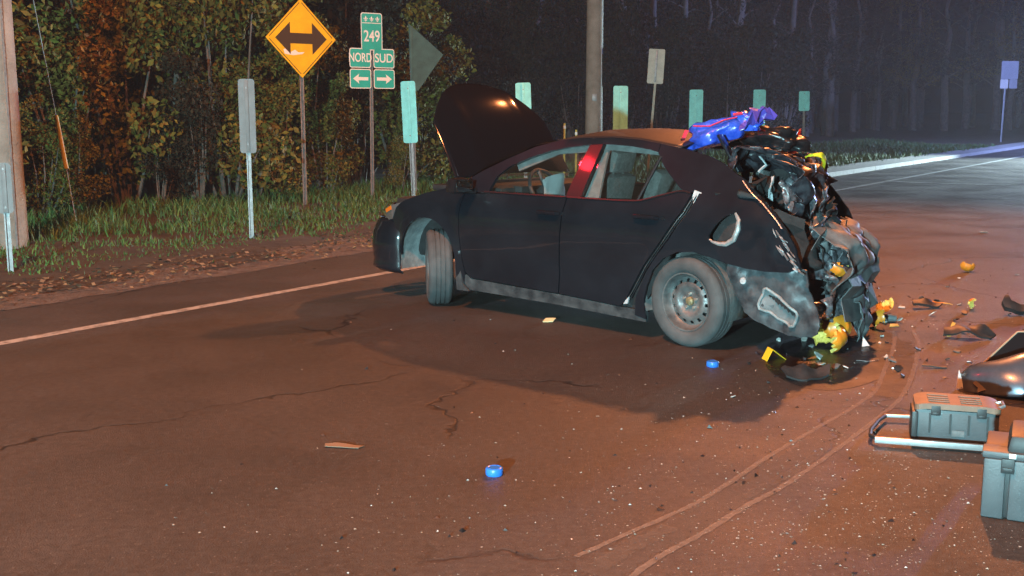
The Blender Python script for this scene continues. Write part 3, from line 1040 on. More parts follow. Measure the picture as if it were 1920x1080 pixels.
# bulging grey rear panel
def rearP(u, v):
    y = .36 - .80 * u
    x = float(np.interp(v, [0, .10, .4, .7, 1], [-3.08, -3.21, -3.34, -3.40, -3.30]))
    z = float(np.interp(v, [0, .10, .4, .7, 1], [.83, .80, .69, .56, .47]))
    return (x + pushed(y) * .55 - .14, y, z + .03 * math.sin(u * 5))
sheet('rear_panel', rearP, 40, 32, PLASTIC_G, car, amp=.085, freq=2.6, facet=.0, seed=31, ragged=.015, thick=.007, ridge=True, smooth=True)
sheet('rear_bumper_beam', lambda u, v: (-3.36 + pushed(.3 - .95 * u) * .5 - .07 * math.sin(v * PI), .30 - .95 * u, .50 - .20 * v), 50, 24, PLASTIC, car, amp=.14, freq=4, facet=.0, seed=33, ragged=.02, ridge=True, smooth=True)
sheet('bumper_cover_torn', lambda u, v: (-3.40 - .05 * math.sin(v * 3) + .05 * u, .02 - .26 * u, .36 - .33 * v), 20, 24, PLASTIC_G, car, amp=.06, freq=4, facet=.0, seed=35, ragged=.02, ridge=True, smooth=True)
sheet('bumper_cover_torn', lambda u, v: (-3.30 + .16 * u, -.20 - .35 * u, .42 - .20 * v), 14, 10, PLASTIC, car, amp=.09, freq=7, facet=.005, seed=36, ragged=.04, ridge=True)
sheet('scraped_rim', lambda u, v: (-3.40 + .08 * u, -.12 - .22 * u, .40 - .05 * v), 5, 3, BAREMETAL, car, amp=.05, freq=9, seed=37, ragged=.05)
mr2 = random.Random(77)
for k in range(34):
    zz = mr2.choice((mr2.uniform(.20, .62), mr2.uniform(.6, 1.15))); yy = mr2.uniform(-.50, .45) if zz < .6 else mr2.uniform(.0, .5); xx = -3.30 + pushed(yy) * .5 - mr2.uniform(0, .12) + max(0, zz - .6) * .55
    w2, h2, tw = mr2.uniform(.05, .13), mr2.uniform(.04, .11), mr2.uniform(-1, 1)
    sheet(('bent_bracket', 'torn_flap', 'crushed_liner')[k % 3], lambda u, v: (xx - .05 * math.sin(u * 3 + tw) + .04 * v * tw, yy + (u - .5) * w2 * 2, zz + (v - .5) * h2 * 2 + (u - .5) * tw * .08), 8, 7,
          (PLASTIC, PLASTIC_G, DARKVOID, PAINT_TORN, BAREMETAL)[mr2.choice((0, 0, 0, 1, 2, 2, 3, 3, 4))], car, amp=.06, freq=6, facet=.0, seed=50 + k, ragged=.06, ridge=True, smooth=True)
for k in range(11):
    yy = mr2.uniform(-.4, .4); p_ = Vector((-3.25 + pushed(yy) * .5, yy, mr2.uniform(.4, .9)))
    q_ = p_ + Vector((-mr2.uniform(.05, .2), mr2.uniform(-.2, .2), -mr2.uniform(.1, .3)))
    bq = MB(); bq.tube([p_, p_.lerp(q_, .4) + Vector((-.06, .03, .03)), p_.lerp(q_, .75) + Vector((.0, -.03, -.04)), q_], .006, 5)
    bq.build('hanging_wire', PLASTIC, car)
# larger bent plates with crisp folds
def folded(name, prof, ya, yb, m, skew=0.0, thick=.006, seed=1):
    r = random.Random(seed)
    V = []; F = []
    nc = 4
    for k in range(nc + 1):
        t = k / nc
        y = ya + (yb - ya) * t
        for (x, z) in prof:
            V.append((x + pushed(y) * .5 + r.uniform(-.014, .014), y + r.uniform(-.012, .012) + skew * z, z + r.uniform(-.014, .014) + .03 * math.sin(t * 5 + seed)))
    W = len(prof)
    for k in range(nc):
        for j in range(W - 1):
            F.append((k * W + j, (k + 1) * W + j, (k + 1) * W + j + 1)); F.append((k * W + j, (k + 1) * W + j + 1, k * W + j + 1))
    o = pydata(name, V, F, m, car)
    q = o.modifiers.new('thickness', 'SOLIDIFY'); q.thickness = thick; q.offset = 0
    q = o.modifiers.new('edge', 'BEVEL'); q.width = .004; q.segments = 2; q.limit_method = 'ANGLE'; q.angle_limit = R(18)
    return o
folded('rear_bumper_skin', [(-3.30, .62), (-3.47, .58), (-3.52, .46), (-3.45, .36), (-3.50, .20)], .28, -.42, PLASTIC_G, .0, .008, 3)
folded('floor_panel_edge', [(-3.12, .92), (-3.26, .90), (-3.34, .82), (-3.30, .74)], .42, -.10, PLASTIC_G, .05, .006, 5)
folded('bent_crossmember', [(-3.05, 1.12), (-3.16, 1.08), (-3.20, 1.0), (-3.14, .90)], .20, -.22, BAREMETAL, .1, .006, 8)
folded('hanging_skin', [(-3.44, .38), (-3.48, .26), (-3.45, .14), (-3.50, .05)], -.02, -.20, PLASTIC_G, .1, .006, 9)
# near lower corner with its vent
low = [(-2.86, .625), (-2.97, .60), (-3.19, .592), (-3.41, .628), (-3.43, .52), (-3.45, .44), (-3.54, .30), (-3.50, .19), (-3.34, .150), (-3.185, .205), (-3.00, .262), (-2.925, .37), (-2.87, .50)]
def lowS(x, z):
    q = Vector((x * 6, z * 6, 1))
    return Vector((x, ybase(x, z) - .035 + .045 * mnoise.noise(q) - .05 * abs(mnoise.noise(q * 1.7)) + .03 * max(0, (-3.2 - x)) + .018 * mnoise.noise(q * 3), z + .02 * mnoise.noise(q * 1.3)))
lo_ = panel('rear_corner_panel', smooth_poly([Vector(p) for p in low], 1), lowS, mat('dirty_blue_grey_panel', (.022, .028, .034), .42, .15, vscale=9, col2=(.095, .11, .12), bump=.2, bscale=14), car, step=.035, thick=.012, inward=IN(1))
vent = [(-3.135, .475), (-3.375, .335), (-3.335, .225), (-3.09, .345)]
vs = smooth_poly(densify([Vector(p) for p in vent], .075), 1)
mb = MB()
mb.tube([lowS(p[0], p[1]) + Vector((0, .012, 0)) for p in vs + [vs[0]]], .010, 8, cap=False)
vt = mb.build('pressure_vent', mat('vent_grey', (.23, .27, .28), .5, var=.3, vscale=20), lo_)
panel('vent_plate', vs, lambda x, z: lowS(x, z) + Vector((0, .006, 0)), mat('vent_plate_grey', (.10, .12, .125), .6, vscale=14, col2=(.17, .19, .2)), vt, step=.05, thick=.006, inward=IN(1))
for k in range(8):
    t = k / 7
    c_ = Vector((-3.165 - .17 * t, .425 - .095 * t))
    mb = MB()
    mb.box(lowS(c_[0], c_[1]) + Vector((0, .010, 0)), (.022, .006, .028), Matrix.Rotation(R(32), 3, 'Y'))
    mb.build('vent_slot', DARKVOID, vt)
mb = MB(); mb.lathe([(.0005, .01), (.02, .008), (.024, 0)], 14, 'y')
o = mb.build('body_plug', SEAM, car); o.location = lowS(-2.985, .505) + Vector((0, .004, 0))
# bright torn metal along the rear edge of the quarter panel
r_ = random.Random(12)
for k in range(20):
    t = k / 19
    bx, bz = -3.21 - .17 * t + r_.uniform(-.03, .05), .86 - .25 * t + r_.uniform(-.025, .025)
    p = S(1, .0, .035)(bx, bz) + Vector((0, .012, 0))
    d = Vector((-.06 + r_.uniform(-.02, .03), .0, -.05 + r_.uniform(-.03, .02)))
    nrm = Vector((d.z, 0, -d.x)).normalized() * r_.uniform(.004, .010)
    q = p + d * r_.uniform(.5, 1.2)
    pydata('torn_metal_strip', [p - nrm * .3, p + nrm * .3, q + nrm + Vector((0, .012, 0)), q - nrm + Vector((0, .004, 0)), (p + q) / 2 + Vector((0, .02, 0))], [(0, 1, 4), (1, 2, 4), (2, 3, 4), (3, 0, 4)], BAREMETAL if k % 3 else SEAM, car)
# bent shoulder crease, its highlight put into a paler paint colour
sheet('folded_shoulder', lambda u, v: Vector((-2.90 - .15 * u, ybase(-2.95, 1.06 - .02 * u) + .022 * math.sin(v * PI) + .004, 1.105 - .03 * u - .06 * v * (1 - .5 * u))), 6, 5, mat('crease_highlight_paint', (.05, .075, .085), .2, .3, coat=.8), car, smooth=True, thick=.004)
ribs('scratched_edge', [[(-2.93, .80, 1.165), (-3.06, .845, 1.065), (-3.19, .875, .975), (-3.285, .89, .88)]], .007, BAREMETAL, .5, amp=.012)

# ------------------------------------------------------------------ things lying on the wreck
CARM = Matrix.Translation((-0.12, 9.97, 0)) @ Matrix.Rotation(PI / 2 + TH, 4, 'Z')
def cw_(x, y, z): return CARM @ Vector((x, y, z))
def blob(name, loc, size, m, seed, amp=.25, freq=2.2, rz=0, ry=0, sub=4, smooth=True, fine=.0):
    bm = bmesh.new()
    bmesh.ops.create_icosphere(bm, subdivisions=sub, radius=1)
    o3 = Vector((seed * 2.7, seed, 0))
    for v in bm.verts:
        n = v.co.normalized()
        d = 1 + amp * mnoise.noise(n * freq + o3) - amp * .7 * abs(mnoise.noise(n * freq * 2.1 + o3)) + fine * (abs(mnoise.noise(n * freq * 5 + o3)) - .3)
        v.co = Vector((n.x * d * size[0], n.y * d * size[1], max(-.55, n.z * d) * size[2]))
    me = bpy.data.meshes.new(name)
    bm.to_mesh(me); bm.free()
    if smooth: me.polygons.foreach_set('use_smooth', [True] * len(me.polygons))
    o = link(name, me, m)
    o.location = loc; o.rotation_euler = (0, ry, rz)
    return o
BLUEBAG = mat('blue_plastic_film', (.015, .06, .50), .25, vscale=9, col2=(.05, .13, .72), bump=.5, bscale=16, coat=.4)
REDFILM = mat('red_print', (.65, .05, .10), .3)
bag = empty('blue_plastic_bag', cw_(-2.40, .30, 1.36), PI / 2 + TH)
bag.scale = (.86, .86, .9)
tag(bag, 'crumpled shiny blue plastic bag with red print lying on the car roof', 'bag')
b1 = blob('bag_body', (0, 0, .09), (.28, .20, .13), BLUEBAG, 3, .40, 1.5, fine=.12)
b1.parent = bag; b1.rotation_euler = (0, R(14), R(6))
b2 = blob('bag_neck', (-.25, -.06, .19), (.15, .10, .10), BLUEBAG, 8, .5, 2.0, fine=.15)
b2.parent = bag
sheet('bag_flap', lambda u, v: (-.30 - .16 * u, -.12 + .22 * v, .20 + .05 * math.sin(u * 6 + v * 4) + .06 * u), 7, 7, mat('violet_film', (.10, .07, .42), .3, bump=.4, bscale=14), bag, amp=.06, freq=12, facet=.012, seed=9, ragged=.06)
for (p0, rad_) in (([(.245, .06, .13), (.24, .11, .07)], .02), ([(-.24, .06, .24), (-.16, .12, .22), (-.05, .17, .17), (.10, .18, .17)], .010), ([(-.27, .02, .27), (-.20, .05, .26)], .022)):
    mb = MB()
    mb.tube([Vector(p) for p in densify([Vector(p) for p in p0], .04, False)], rad_, 6, squash=.6)
    mb.build('red_drawstring', REDFILM, bag)
FILM = mat('black_bin_film', (.012, .012, .014), .28, var=.3, vscale=6, bump=.4, bscale=9, coat=.2)
bb = blob('black_plastic_bag', cw_(-2.62, -.12, 1.39), (.25, .17, .11), FILM, 14, .5, 1.7, rz=PI / 2 + TH, fine=.2)
tag(bb, 'glossy black plastic bag bulging behind the blue bag on the wreck', 'bag')
yc = sheet('yellow_glove', lambda u, v: tuple(cw_(-2.80 - .10 * math.sin(u * 2.6) , -.28 - .22 * u, 1.27 - .02 * u + .06 * math.sin(u * 3) - .10 * v * u)), 8, 5, mat('yellow_cloth', (.75, .62, .02), .7, var=.2, vscale=20), None, amp=.03, freq=12, seed=6, smooth=True, subs=1, thick=.02)
tag(yc, 'bright yellow work glove draped over the crushed trunk corner', 'glove')

# ------------------------------------------------------------------ road signs, markers and poles
def gp(px, Y, z=0.0):
    """ground point at distance Y seen at image column px"""
    d = Y / math.cos(PITCH)
    # depth along the optical axis for a ground point: y*c + H*s
    dep = Y * math.cos(PITCH) + (CAM_H - z) * math.sin(PITCH)
    return Vector(((px - 960) / FPX * dep, Y, 0))
def zat(py, Y):
    """height at distance Y seen at image row py"""
    b = (540 - py) / FPX
    c, s = math.cos(PITCH), math.sin(PITCH)
    return CAM_H + Y * (-s + b * c) / (c + b * s)

def rrect(w, h, r, n=4):
    P = []
    for (cx, cy_, a) in ((w / 2 - r, h / 2 - r, 0), (-w / 2 + r, h / 2 - r, 90), (-w / 2 + r, -h / 2 + r, 180), (w / 2 - r, -h / 2 + r, 270)):
        for k in range(n + 1):
            t = R(a + 90 * k / n)
            P.append((cx + r * math.cos(t), cy_ + r * math.sin(t)))
    return P
UP = Matrix.Rotation(R(90), 4, 'X')        # local XY plate -> XZ plate facing -Y
def plate(name, poly, y, thick, m, parent, z, x=0.0):
    b = MB()
    b.prism(poly, 0, thick, Matrix.Translation((x, y, z)) @ UP)
    return b.build(name, m, parent)
def uchannel(b, x, y, z0, z1, w=.06, lean=0.0):
    """U-section steel post"""
    pr = [(-w / 2, -.014), (-w / 4, -.014), (-w / 5, .014), (w / 5, .014), (w / 4, -.014), (w / 2, -.014), (w / 2, -.009), (w / 3.4, -.009), (w / 4.2, .019), (-w / 4.2, .019), (-w / 3.4, -.009), (-w / 2, -.009)]
    n = len(pr)
    V = [(x + p[0], y + p[1], z0) for p in pr] + [(x + p[0] + lean, y + p[1], z1) for p in pr]
    F = [(k, (k + 1) % n, n + (k + 1) % n, n + k) for k in range(n)] + [tuple(range(n))[::-1], tuple(range(n, 2 * n))]
    b.add(V, F)

# double-arrow diamond
YD = 18.9
base = gp(572, YD)
ds = empty('double_arrow_sign', base, R(38))
tag(ds, 'yellow diamond sign with a black two-headed arrow on a steel post', 'sign')
b = MB(); uchannel(b, 0, 0, -.1, 3.2, .075); b.build('post', GALV, ds)
zc = 2.80
dia = [(0, .63), (.63, 0), (0, -.63), (-.63, 0)]
drd = smooth_poly([Vector(p) * 1.03 for p in dia], 1)
def rdia(s, cut=.05):
    P = []
    for (a, b_) in ((0, 1), (1, 0), (0, -1), (-1, 0)):
        t = Vector((a, b_)); q = Vector((b_, -a))
        P += [t * s * (1 - cut) - q * s * cut, t * s, t * s * (1 - cut) + q * s * cut]
    return [tuple(p) for p in P]
pl = plate('sign_plate', rdia(.64, .04), -.035, .004, SIGNYEL, ds, zc)
# thin black border: four bars
b = MB()
for k in range(4):
    a = Vector(dia[k]) * .945; c_ = Vector(dia[(k + 1) % 4]) * .945
    d = (c_ - a).normalized(); q = Vector((-d.y, d.x)) * .006
    a2 = a + d * .03; c2 = c_ - d * .03
    b.prism([tuple(a2 - q), tuple(c2 - q), tuple(c2 + q), tuple(a2 + q)], 0, .0015, Matrix.Translation((0, -.0392, zc)) @ UP)
b.build('border', SIGNBLK, pl)
AW = [(-.47, 0), (-.20, .26), (-.20, .085), (.20, .085), (.20, .26), (.47, 0), (.20, -.26), (.20, -.085), (-.20, -.085), (-.20, -.26)]
b = MB(); b.prism(AW[::-1], 0, .0015, Matrix.Translation((0, -.0394, zc)) @ UP)
b.build('two_headed_arrow', SIGNBLK, pl)
b = MB(); b.prism([(-.27, -.16), (-.25, -.235), (-.10, -.255), (.06, -.235), (.12, -.20), (.0, -.205), (-.06, -.165), (-.14, -.205), (-.20, -.15)], 0, .001, Matrix.Translation((-.06, -.0394, zc - .02)) @ UP)
b.build('scuffed_patch', worn_paint('scuffed_white', (.85, .82, .74), .62, 7, .3), pl)

# route assembly
YR = 20.0
base = gp(698, YR)
rs = empty('route_sign', base, R(36))
tag(rs, 'green route 249 sign stack with NORD and SUD plates and arrows', 'sign')
b = MB(); uchannel(b, 0, 0, -.1, 3.25, .07, .03); b.build('post', GALV, rs)
def gplate(x, z, w, h):
    p = plate('sign_plate', rrect(w, h, .04), -.04, .004, SIGNWHT, rs, z, x)
    plate('green_field', rrect(w - .03, h - .03, .03), -.0443, .0008, SIGNGRN, p, z, x)
    return p
xo = .03
p = gplate(xo, 2.985, .42, .64)
plate('header_line', [(-.185, -.006), (.185, -.006), (.185, .006), (-.185, .006)], -.0453, .0006, SIGNWHT, p, 3.13, xo)
FL = Matrix.Translation
TXT = lambda x, z: Matrix.Translation((x, -.0460, z)) @ UP
text_mesh('249', .27, 'lettering', SIGNWHT, p, TXT(xo, 2.90), .0008, 1.0, .80)
for k in (-1, 0, 1):
    b = MB()
    c_ = xo + .115 * k; zz = 3.205
    for poly in ([(0, .045), (.018, .012), (.009, -.02), (-.009, -.02), (-.018, .012)], [(.014, -.012), (.036, .012), (.044, -.004), (.030, -.010), (.020, -.022)], [(-.014, -.012), (-.036, .012), (-.044, -.004), (-.030, -.010), (-.020, -.022)], [(-.028, -.026), (.028, -.026), (.028, -.034), (-.028, -.034)], [(0, -.055), (.014, -.036), (-.014, -.036)]):
        b.prism(poly, 0, .0008, TXT(c_, zz))
    b.build('lily_emblem', SIGNWHT, p)
for (sx, w_, zt, lab) in ((-1, .42, 2.53, 'NORD'), (1, .40, 2.53, 'SUD')):
    x = xo + sx * .235
    p = gplate(x, zt, .42, .335)
    text_mesh(lab, .215, 'lettering', SIGNWHT, p, TXT(x, zt), .0008, 1.0, .72 if lab == 'NORD' else .90)
    p = gplate(x, zt - .355, .42, .335)
    A = [(.15, 0), (.03, .085), (.045, .028), (-.15, .028), (-.15, -.028), (.045, -.028), (.03, -.085)]
    b = MB(); b.prism([(sx * q[0], q[1]) for q in A], 0, .0008, TXT(x, zt - .355))
    b.build('arrow', SIGNWHT, p)

# pennant seen from behind
YP = 21.0
base = gp(779, YP)
ps = empty('pennant_sign', base, R(20))
tag(ps, 'dark triangular pennant sign seen from its back', 'sign')
b = MB(); uchannel(b, 0, 0, -.1, 3.15, .06, -.06); b.build('post', GALV, ps)
plate('sign_plate', [(-.10, .62), (.56, .07), (.08, -.58), (-.06, -.62)], -.03, .004, TEALDARK, ps, 2.58, 0)
b = MB(); b.box(Vector((-.05, -.045, 2.60)), (.05, .02, 1.1), None, .004); b.build('back_rail', TEALDARK, ps)

# marker boards seen from behind
def marker(px, Y, top, bot, wpx, yaw, label, m, post_px=None, grey=False, lean=0.0, posts=1):
    base_ = gp(post_px if post_px else px, Y, 1.0)
    e = empty('marker_board', base_, yaw)
    tag(e, label, 'marker board', 'marker boards along the verge')
    zt, zb = zat(top, Y), zat(bot, Y)
    w = wpx * (Y / math.cos(PITCH)) / FPX / max(.35, math.cos(yaw))
    b = MB()
    ll = lean
    uchannel(b, 0, 0, -.1, zt - .02, .055, ll)
    b.build('post', GALV, e)
    pb = MB()
    t = (zt + zb) / 2
    M_ = Matrix.Translation((ll * t / zt, -.022, t)) @ Matrix.Rotation(math.atan2(ll, zt), 4, 'Y') @ UP
    pb.prism(rrect(w, zt - zb, .035), 0, .004, M_)
    bo = pb.build('board', m, e)
    rb = MB()
    rb.box(M_ @ Vector((0, 0, .009)), (.045, .012, (zt - zb) * .96), M_.to_3x3() @ UP.to_3x3().inverted(), .004)
    rb.build('back_rib', m, bo)
    bt = MB()
    for q in (.38, -.38):
        bt.lathe([(.0005, 0), (.011, 0), (.011, .012)], 6, 'y', False)
        for i in range(len(bt.v) - 18, len(bt.v)):
            bt.v[i] = tuple(M_ @ Vector((bt.v[i][0], bt.v[i][2] + q * (zt - zb), .016 - bt.v[i][1])))
    bt.build('bolts', GALV, bo)
    return e
marker(467, 13.86, 148, 287, 29, R(8), 'grey marker board on a bare steel post nearest the left pole', ALUGREY)
marker(766, 16.5, 152, 268, 27, R(-12), 'pale teal-lit marker board leaning just left of the raised bonnet', ALUBACK_LIT, 777, lean=-.08)
marker(979, 18.2, 155, 262, 28, R(5), 'teal-lit marker board half hidden behind the raised bonnet', ALUBACK_LIT, 988, lean=-.07)
marker(1162, 20.8, 161, 262, 27, R(4), 'bright teal-lit marker board right of the tall wooden pole', ALUBACK_LIT)
marker(1303, 23.6, 168, 262, 25, R(4), 'pale marker board standing behind the blue bag, left side', ALUBACK_LIT)
marker(1421, 26.3, 168, 262, 23, R(4), 'pale marker board standing behind the blue bag, right side', ALUBACK_LIT)
marker(1504, 28.5, 171, 208, 20, R(4), 'short teal-lit marker plate on a thin post above the trunk', ALUBACK_LIT, 1508, lean=-.05)
marker(2, 11.0, 305, 400, 26, R(10), 'low grey marker post at the left edge beside the pole', ALUGREY, 8)

# small rectangular sign back on leaning post
YB = 25.0
base = gp(1213, YB, .8)
sb = empty('rectangular_sign', base, R(-6))
tag(sb, 'small rectangular sign seen from its grey back on a leaning post', 'sign')
b = MB(); uchannel(b, 0, 0, -.1, zat(96, YB), .05, .20); b.build('post', mat('weathered_post', (.36, .36, .30), .6, .3, var=.2, vscale=12), sb)
zt, zb = zat(92, YB), zat(157, YB)
b = MB(); b.prism(rrect(.35, zt - zb, .03), 0, .004, Matrix.Translation((.165, -.02, (zt + zb) / 2)) @ Matrix.Rotation(R(3), 4, 'Y') @ UP)
pbx = b.build('sign_plate', mat('tan_grey_back', (.36, .38, .33), .55, .2, var=.15, vscale=8), sb)
b = MB(); b.box(Vector((.165, -.035, (zt + zb) / 2)), (.05, .012, zt - zb - .06), Matrix.Rotation(R(3), 3, 'Y'), .004); b.build('back_rib', GALV, pbx)

# far sign assembly at the right
YF = 58.0
base = gp(1876, YF)
fs = empty('roadside_sign', base, R(12))
tag(fs, 'pale roadside sign assembly on a thin post in the blue haze', 'sign')
b = MB(); uchannel(b, 0, 0, -.1, zat(116, YF), .09, .05); b.build('post', GALV, fs)
FB = mat('far_sign_back', (.15, .155, .18), .6, .1, var=.1, vscale=3)
z1, z2, z3 = zat(114, YF), zat(149, YF), zat(166, YF)
plate('sign_plate', rrect(.98, z1 - z2 - .02, .05), -.05, .005, FB, fs, (z1 + z2) / 2, .22)
plate('sign_plate', rrect(.46, z2 - z3, .04), -.05, .005, mat('far_sign_pale', (.36, .35, .33), .5), fs, (z2 + z3) / 2, -.06)
plate('sign_plate', rrect(.46, z2 - z3, .04), -.05, .005, FB, fs, (z2 + z3) / 2, .46)

# wooden utility poles
def pole(px, Y, r0, r1, h, label, lean=(0, 0)):
    base_ = gp(px, Y)
    e = empty('utility_pole', base_)
    tag(e, label, 'utility pole', 'utility poles')
    b = MB()
    b.tube([(lean[0] * t, lean[1] * t, -.2 + (h + .2) * t) for t in np.linspace(0, 1, 10)], [r0 + (r1 - r0) * t for t in np.linspace(0, 1, 10)], 20)
    b.build('shaft', WOODPOLE, e)
    b = MB()
    b.box(Vector((lean[0] * .1, -r0 - .012, 1.9)), (.10, .012, .14), None, .003)
    b.build('number_tag', GALV, e)
    b = MB()
    b.tube([(r0 * .75, -r0 * .75, 0), (r0 * .72, -r0 * .72, 5)], .012, 6)
    b.build('ground_wire', GALV, e)
    return e
pole(20, 12.8, .205, .15, 11.0, 'thick weathered wooden utility pole at the left edge of the view')
pole(1112, 24.0, .185, .15, 11.5, 'pale wooden utility pole rising behind the car roof')

# yellow guy guard and stakes
gb = gp(132, 15.2)
e = empty('guy_wire_guard', gb)
tag(e, 'yellow plastic guy wire guard leaning in the thicket', 'guy guard')
b = MB(); b.tube([(0, 0, .85), (-.115, .04, 1.56)], .03, 10); b.build('guard_tube', GUARD, e)
b = MB(); b.tube([(.10, 0, 0), (0, 0, .85), (-.14, .05, 1.72), (-.75, .3, 5.5)], .006, 6); b.build('guy_wire', GALV, e)
for (px, Y, top, lab) in ((1058, 23.0, 231, 'thin yellow stake behind the bonnet, the taller of two'), (1080, 23.6, 243, 'thin yellow stake behind the bonnet, the shorter of two')):
    e = empty('survey_stake', gp(px, Y, .8))
    tag(e, lab, 'stake', 'yellow stakes')
    h = zat(top, Y)
    b = MB(); b.box(Vector((0, 0, h / 2)), (.045, .02, h), None, .004, .9); b.build('stake_shaft', STAKEY, e)
    b = MB(); b.box(Vector((0, -.002, h - .08)), (.048, .024, .06), None, .003); b.build('reflector_band', SIGNWHT, e)

# ------------------------------------------------------------------ wood and thicket
LEAF_A = mat('olive_leaf', (0.115, 0.105, 0.022), 0.7, spec=.15, island=0.55, objrand=0.0)
LEAF_B = mat('autumn_leaf', (0.150, 0.105, 0.022), 0.7, spec=.15, island=0.55)
LEAF_C = mat('shade_dark_leaf', (0.026, 0.026, 0.016), 0.8, spec=.15, island=0.5)  # leaf colour darkened to stand for the unlit wood at the right
BARK = mat('grey_bark', (0.10, 0.085, 0.070), 0.9, vscale=6, col2=(0.17, 0.15, 0.125), bump=0.6, bscale=22)
def leaf_cloud(name, clumps, n, size, seed):
    r = np.random.default_rng(seed)
    C = np.array([c[0] for c in clumps]); RR = np.array([c[1] for c in clumps])
    w = RR ** 2; w = w / w.sum()
    idx = r.choice(len(clumps), n, p=w)
    d = r.normal(size=(n, 3)); d /= np.linalg.norm(d, axis=1)[:, None]
    rad = RR[idx] * r.uniform(.35, 1.05, n) ** .6
    P = C[idx] + d * rad[:, None] * np.array([1, 1, .85])
    a = r.normal(size=(n, 3)); a /= np.linalg.norm(a, axis=1)[:, None]
    b = np.cross(a, r.normal(size=(n, 3))); b /= np.linalg.norm(b, axis=1)[:, None]
    s = size * r.uniform(.55, 1.35, n)[:, None]
    nn = np.cross(a, b)
    V = np.stack([P - a * s * .5, P + b * s * .30 + nn * s * .06, P + a * s * .55, P - b * s * .30 + nn * s * .06], 1).reshape(-1, 3)
    V[:, 2] = np.maximum(V[:, 2], 0.02)
    F = np.arange(n * 4).reshape(-1, 4)
    me = bpy.data.meshes.new(name)
    me.from_pydata(V.tolist(), [], F.tolist())
    me.update()
    return me
def shrub_meshes(seed, m):
    r = random.Random(seed)
    cl = []
    stems = MB()
    for k in range(r.randint(9, 13)):
        a = r.uniform(0, 2 * PI); rr = r.uniform(.1, .75); h = r.uniform(.35, 2.5)
        c_ = (rr * math.cos(a), rr * math.sin(a), h)
        cl.append((c_, r.uniform(.28, .55)))
        stems.tube([(c_[0] * .15, c_[1] * .15, -.1), (c_[0] * .6 + r.uniform(-.1, .1), c_[1] * .6, h * .55), (c_[0], c_[1], h)], [.028, .018, .006], 5)
    for k in range(4):
        a = r.uniform(0, 2 * PI)
        cl.append(((.5 * math.cos(a), .5 * math.sin(a), 2.6 + r.uniform(0, .7)), .25))
    me = leaf_cloud('leaf_mass', cl, 4200, .085, seed)
    me.materials.append(m)
    st_ = stems.build('stems', BARK)
    return me, st_
def tree_meshes(seed, m, h, n, spread):
    r = random.Random(seed)
    cl = []
    t = MB()
    pts = [Vector((0, 0, -.2))]
    for k in range(1, 8):
        pts.append(Vector((r.uniform(-.12, .12) * k * .5, r.uniform(-.12, .12) * k * .5, h * k / 7)))
    r0 = .11 + .012 * h
    t.tube(pts, [r0 * (1 - .85 * k / 7) + .01 for k in range(8)], 9)
    for k in range(16):
        f = r.uniform(.22, .98)
        q = f * 7; i = min(6, int(q)); p = pts[i].lerp(pts[i + 1], q - i)
        a = r.uniform(0, 2 * PI); L = spread * (1.15 - .6 * f) * r.uniform(.5, 1.1)
        e_ = p + Vector((L * math.cos(a), L * math.sin(a), L * r.uniform(.15, .6)))
        mid = p.lerp(e_, .5) + Vector((0, 0, .12))
        t.tube([p, mid, e_], [.045 * (1.2 - f), .03 * (1.2 - f) + .005, .006], 5)
        cl.append((tuple(e_), r.uniform(.5, .95))); cl.append((tuple(mid), r.uniform(.35, .6)))
    cl.append((tuple(pts[-1]), .8))
    me = leaf_cloud('leaf_mass', cl, n, .12, seed)
    me.materials.append(m)
    return me, t.build('trunk', BARK)
SHRUBS = [shrub_meshes(100 + k, (LEAF_A, LEAF_B, LEAF_A, LEAF_C)[k % 4]) for k in range(5)]
TREES = [tree_meshes(200 + k, (LEAF_C, LEAF_B, LEAF_C, LEAF_C)[k], (9, 11, 12.5, 10)[k], 4200, (2.0, 2.3, 1.7, 2.1)[k]) for k in range(4)]
for me_, st_ in SHRUBS + TREES:                 # keep only the mesh data of the prototypes
    st_['mesh_only'] = 1
def plant(kind, proto, loc, rz, sc, label, cat, group):
    me_, st_ = proto
    e = empty(kind, loc, rz)
    e.scale = sc
    tag(e, label, cat, group)
    c1 = bpy.data.objects.new('crown', me_); COL.objects.link(c1); c1.parent = e
    c2 = bpy.data.objects.new('stems' if kind == 'shrub' else 'trunk', st_.data); COL.objects.link(c2); c2.parent = e
    return e
vr = random.Random(42)
# the thicket behind the signs: three rows of shrubs
for row, (n0, s0, s1, ds, zs) in enumerate(((14.6, -1, 33, .95, 0.85), (15.2, -3, 46, 1.25, 1.35), (17.2, -4, 60, 1.7, 1.8))):
    s = s0
    while s < s1:
        sc = zs * vr.uniform(.75, 1.15)
        if row == 0: sc *= .62 if s > 16 else .85
        back = 4.5 * min(1, max(0, (s - 19.5) / 5))
        p = rd(s + vr.uniform(-.4, .4), n0 + back + vr.uniform(-.5, .5))
        px = 960 + FPX * p.x / p.y
        if p.y > 5 and -150 < px < 2100:
            plant('shrub', SHRUBS[vr.randrange(5) if s < 20 else 3], p, vr.uniform(0, 6.28), (sc, sc, sc * vr.uniform(.85, 1.2)),  # far stretch uses only the leaf with shade in its colour
                  ('leafy roadside shrub at the front of the dark thicket', 'taller leafy shrub in the middle of the dark thicket', 'tall dense shrub at the back of the dark thicket')[row], 'shrub',
                  ('front shrubs of the thicket', 'middle shrubs of the thicket', 'back shrubs of the thicket')[row])
        s += ds * vr.uniform(.8, 1.2)
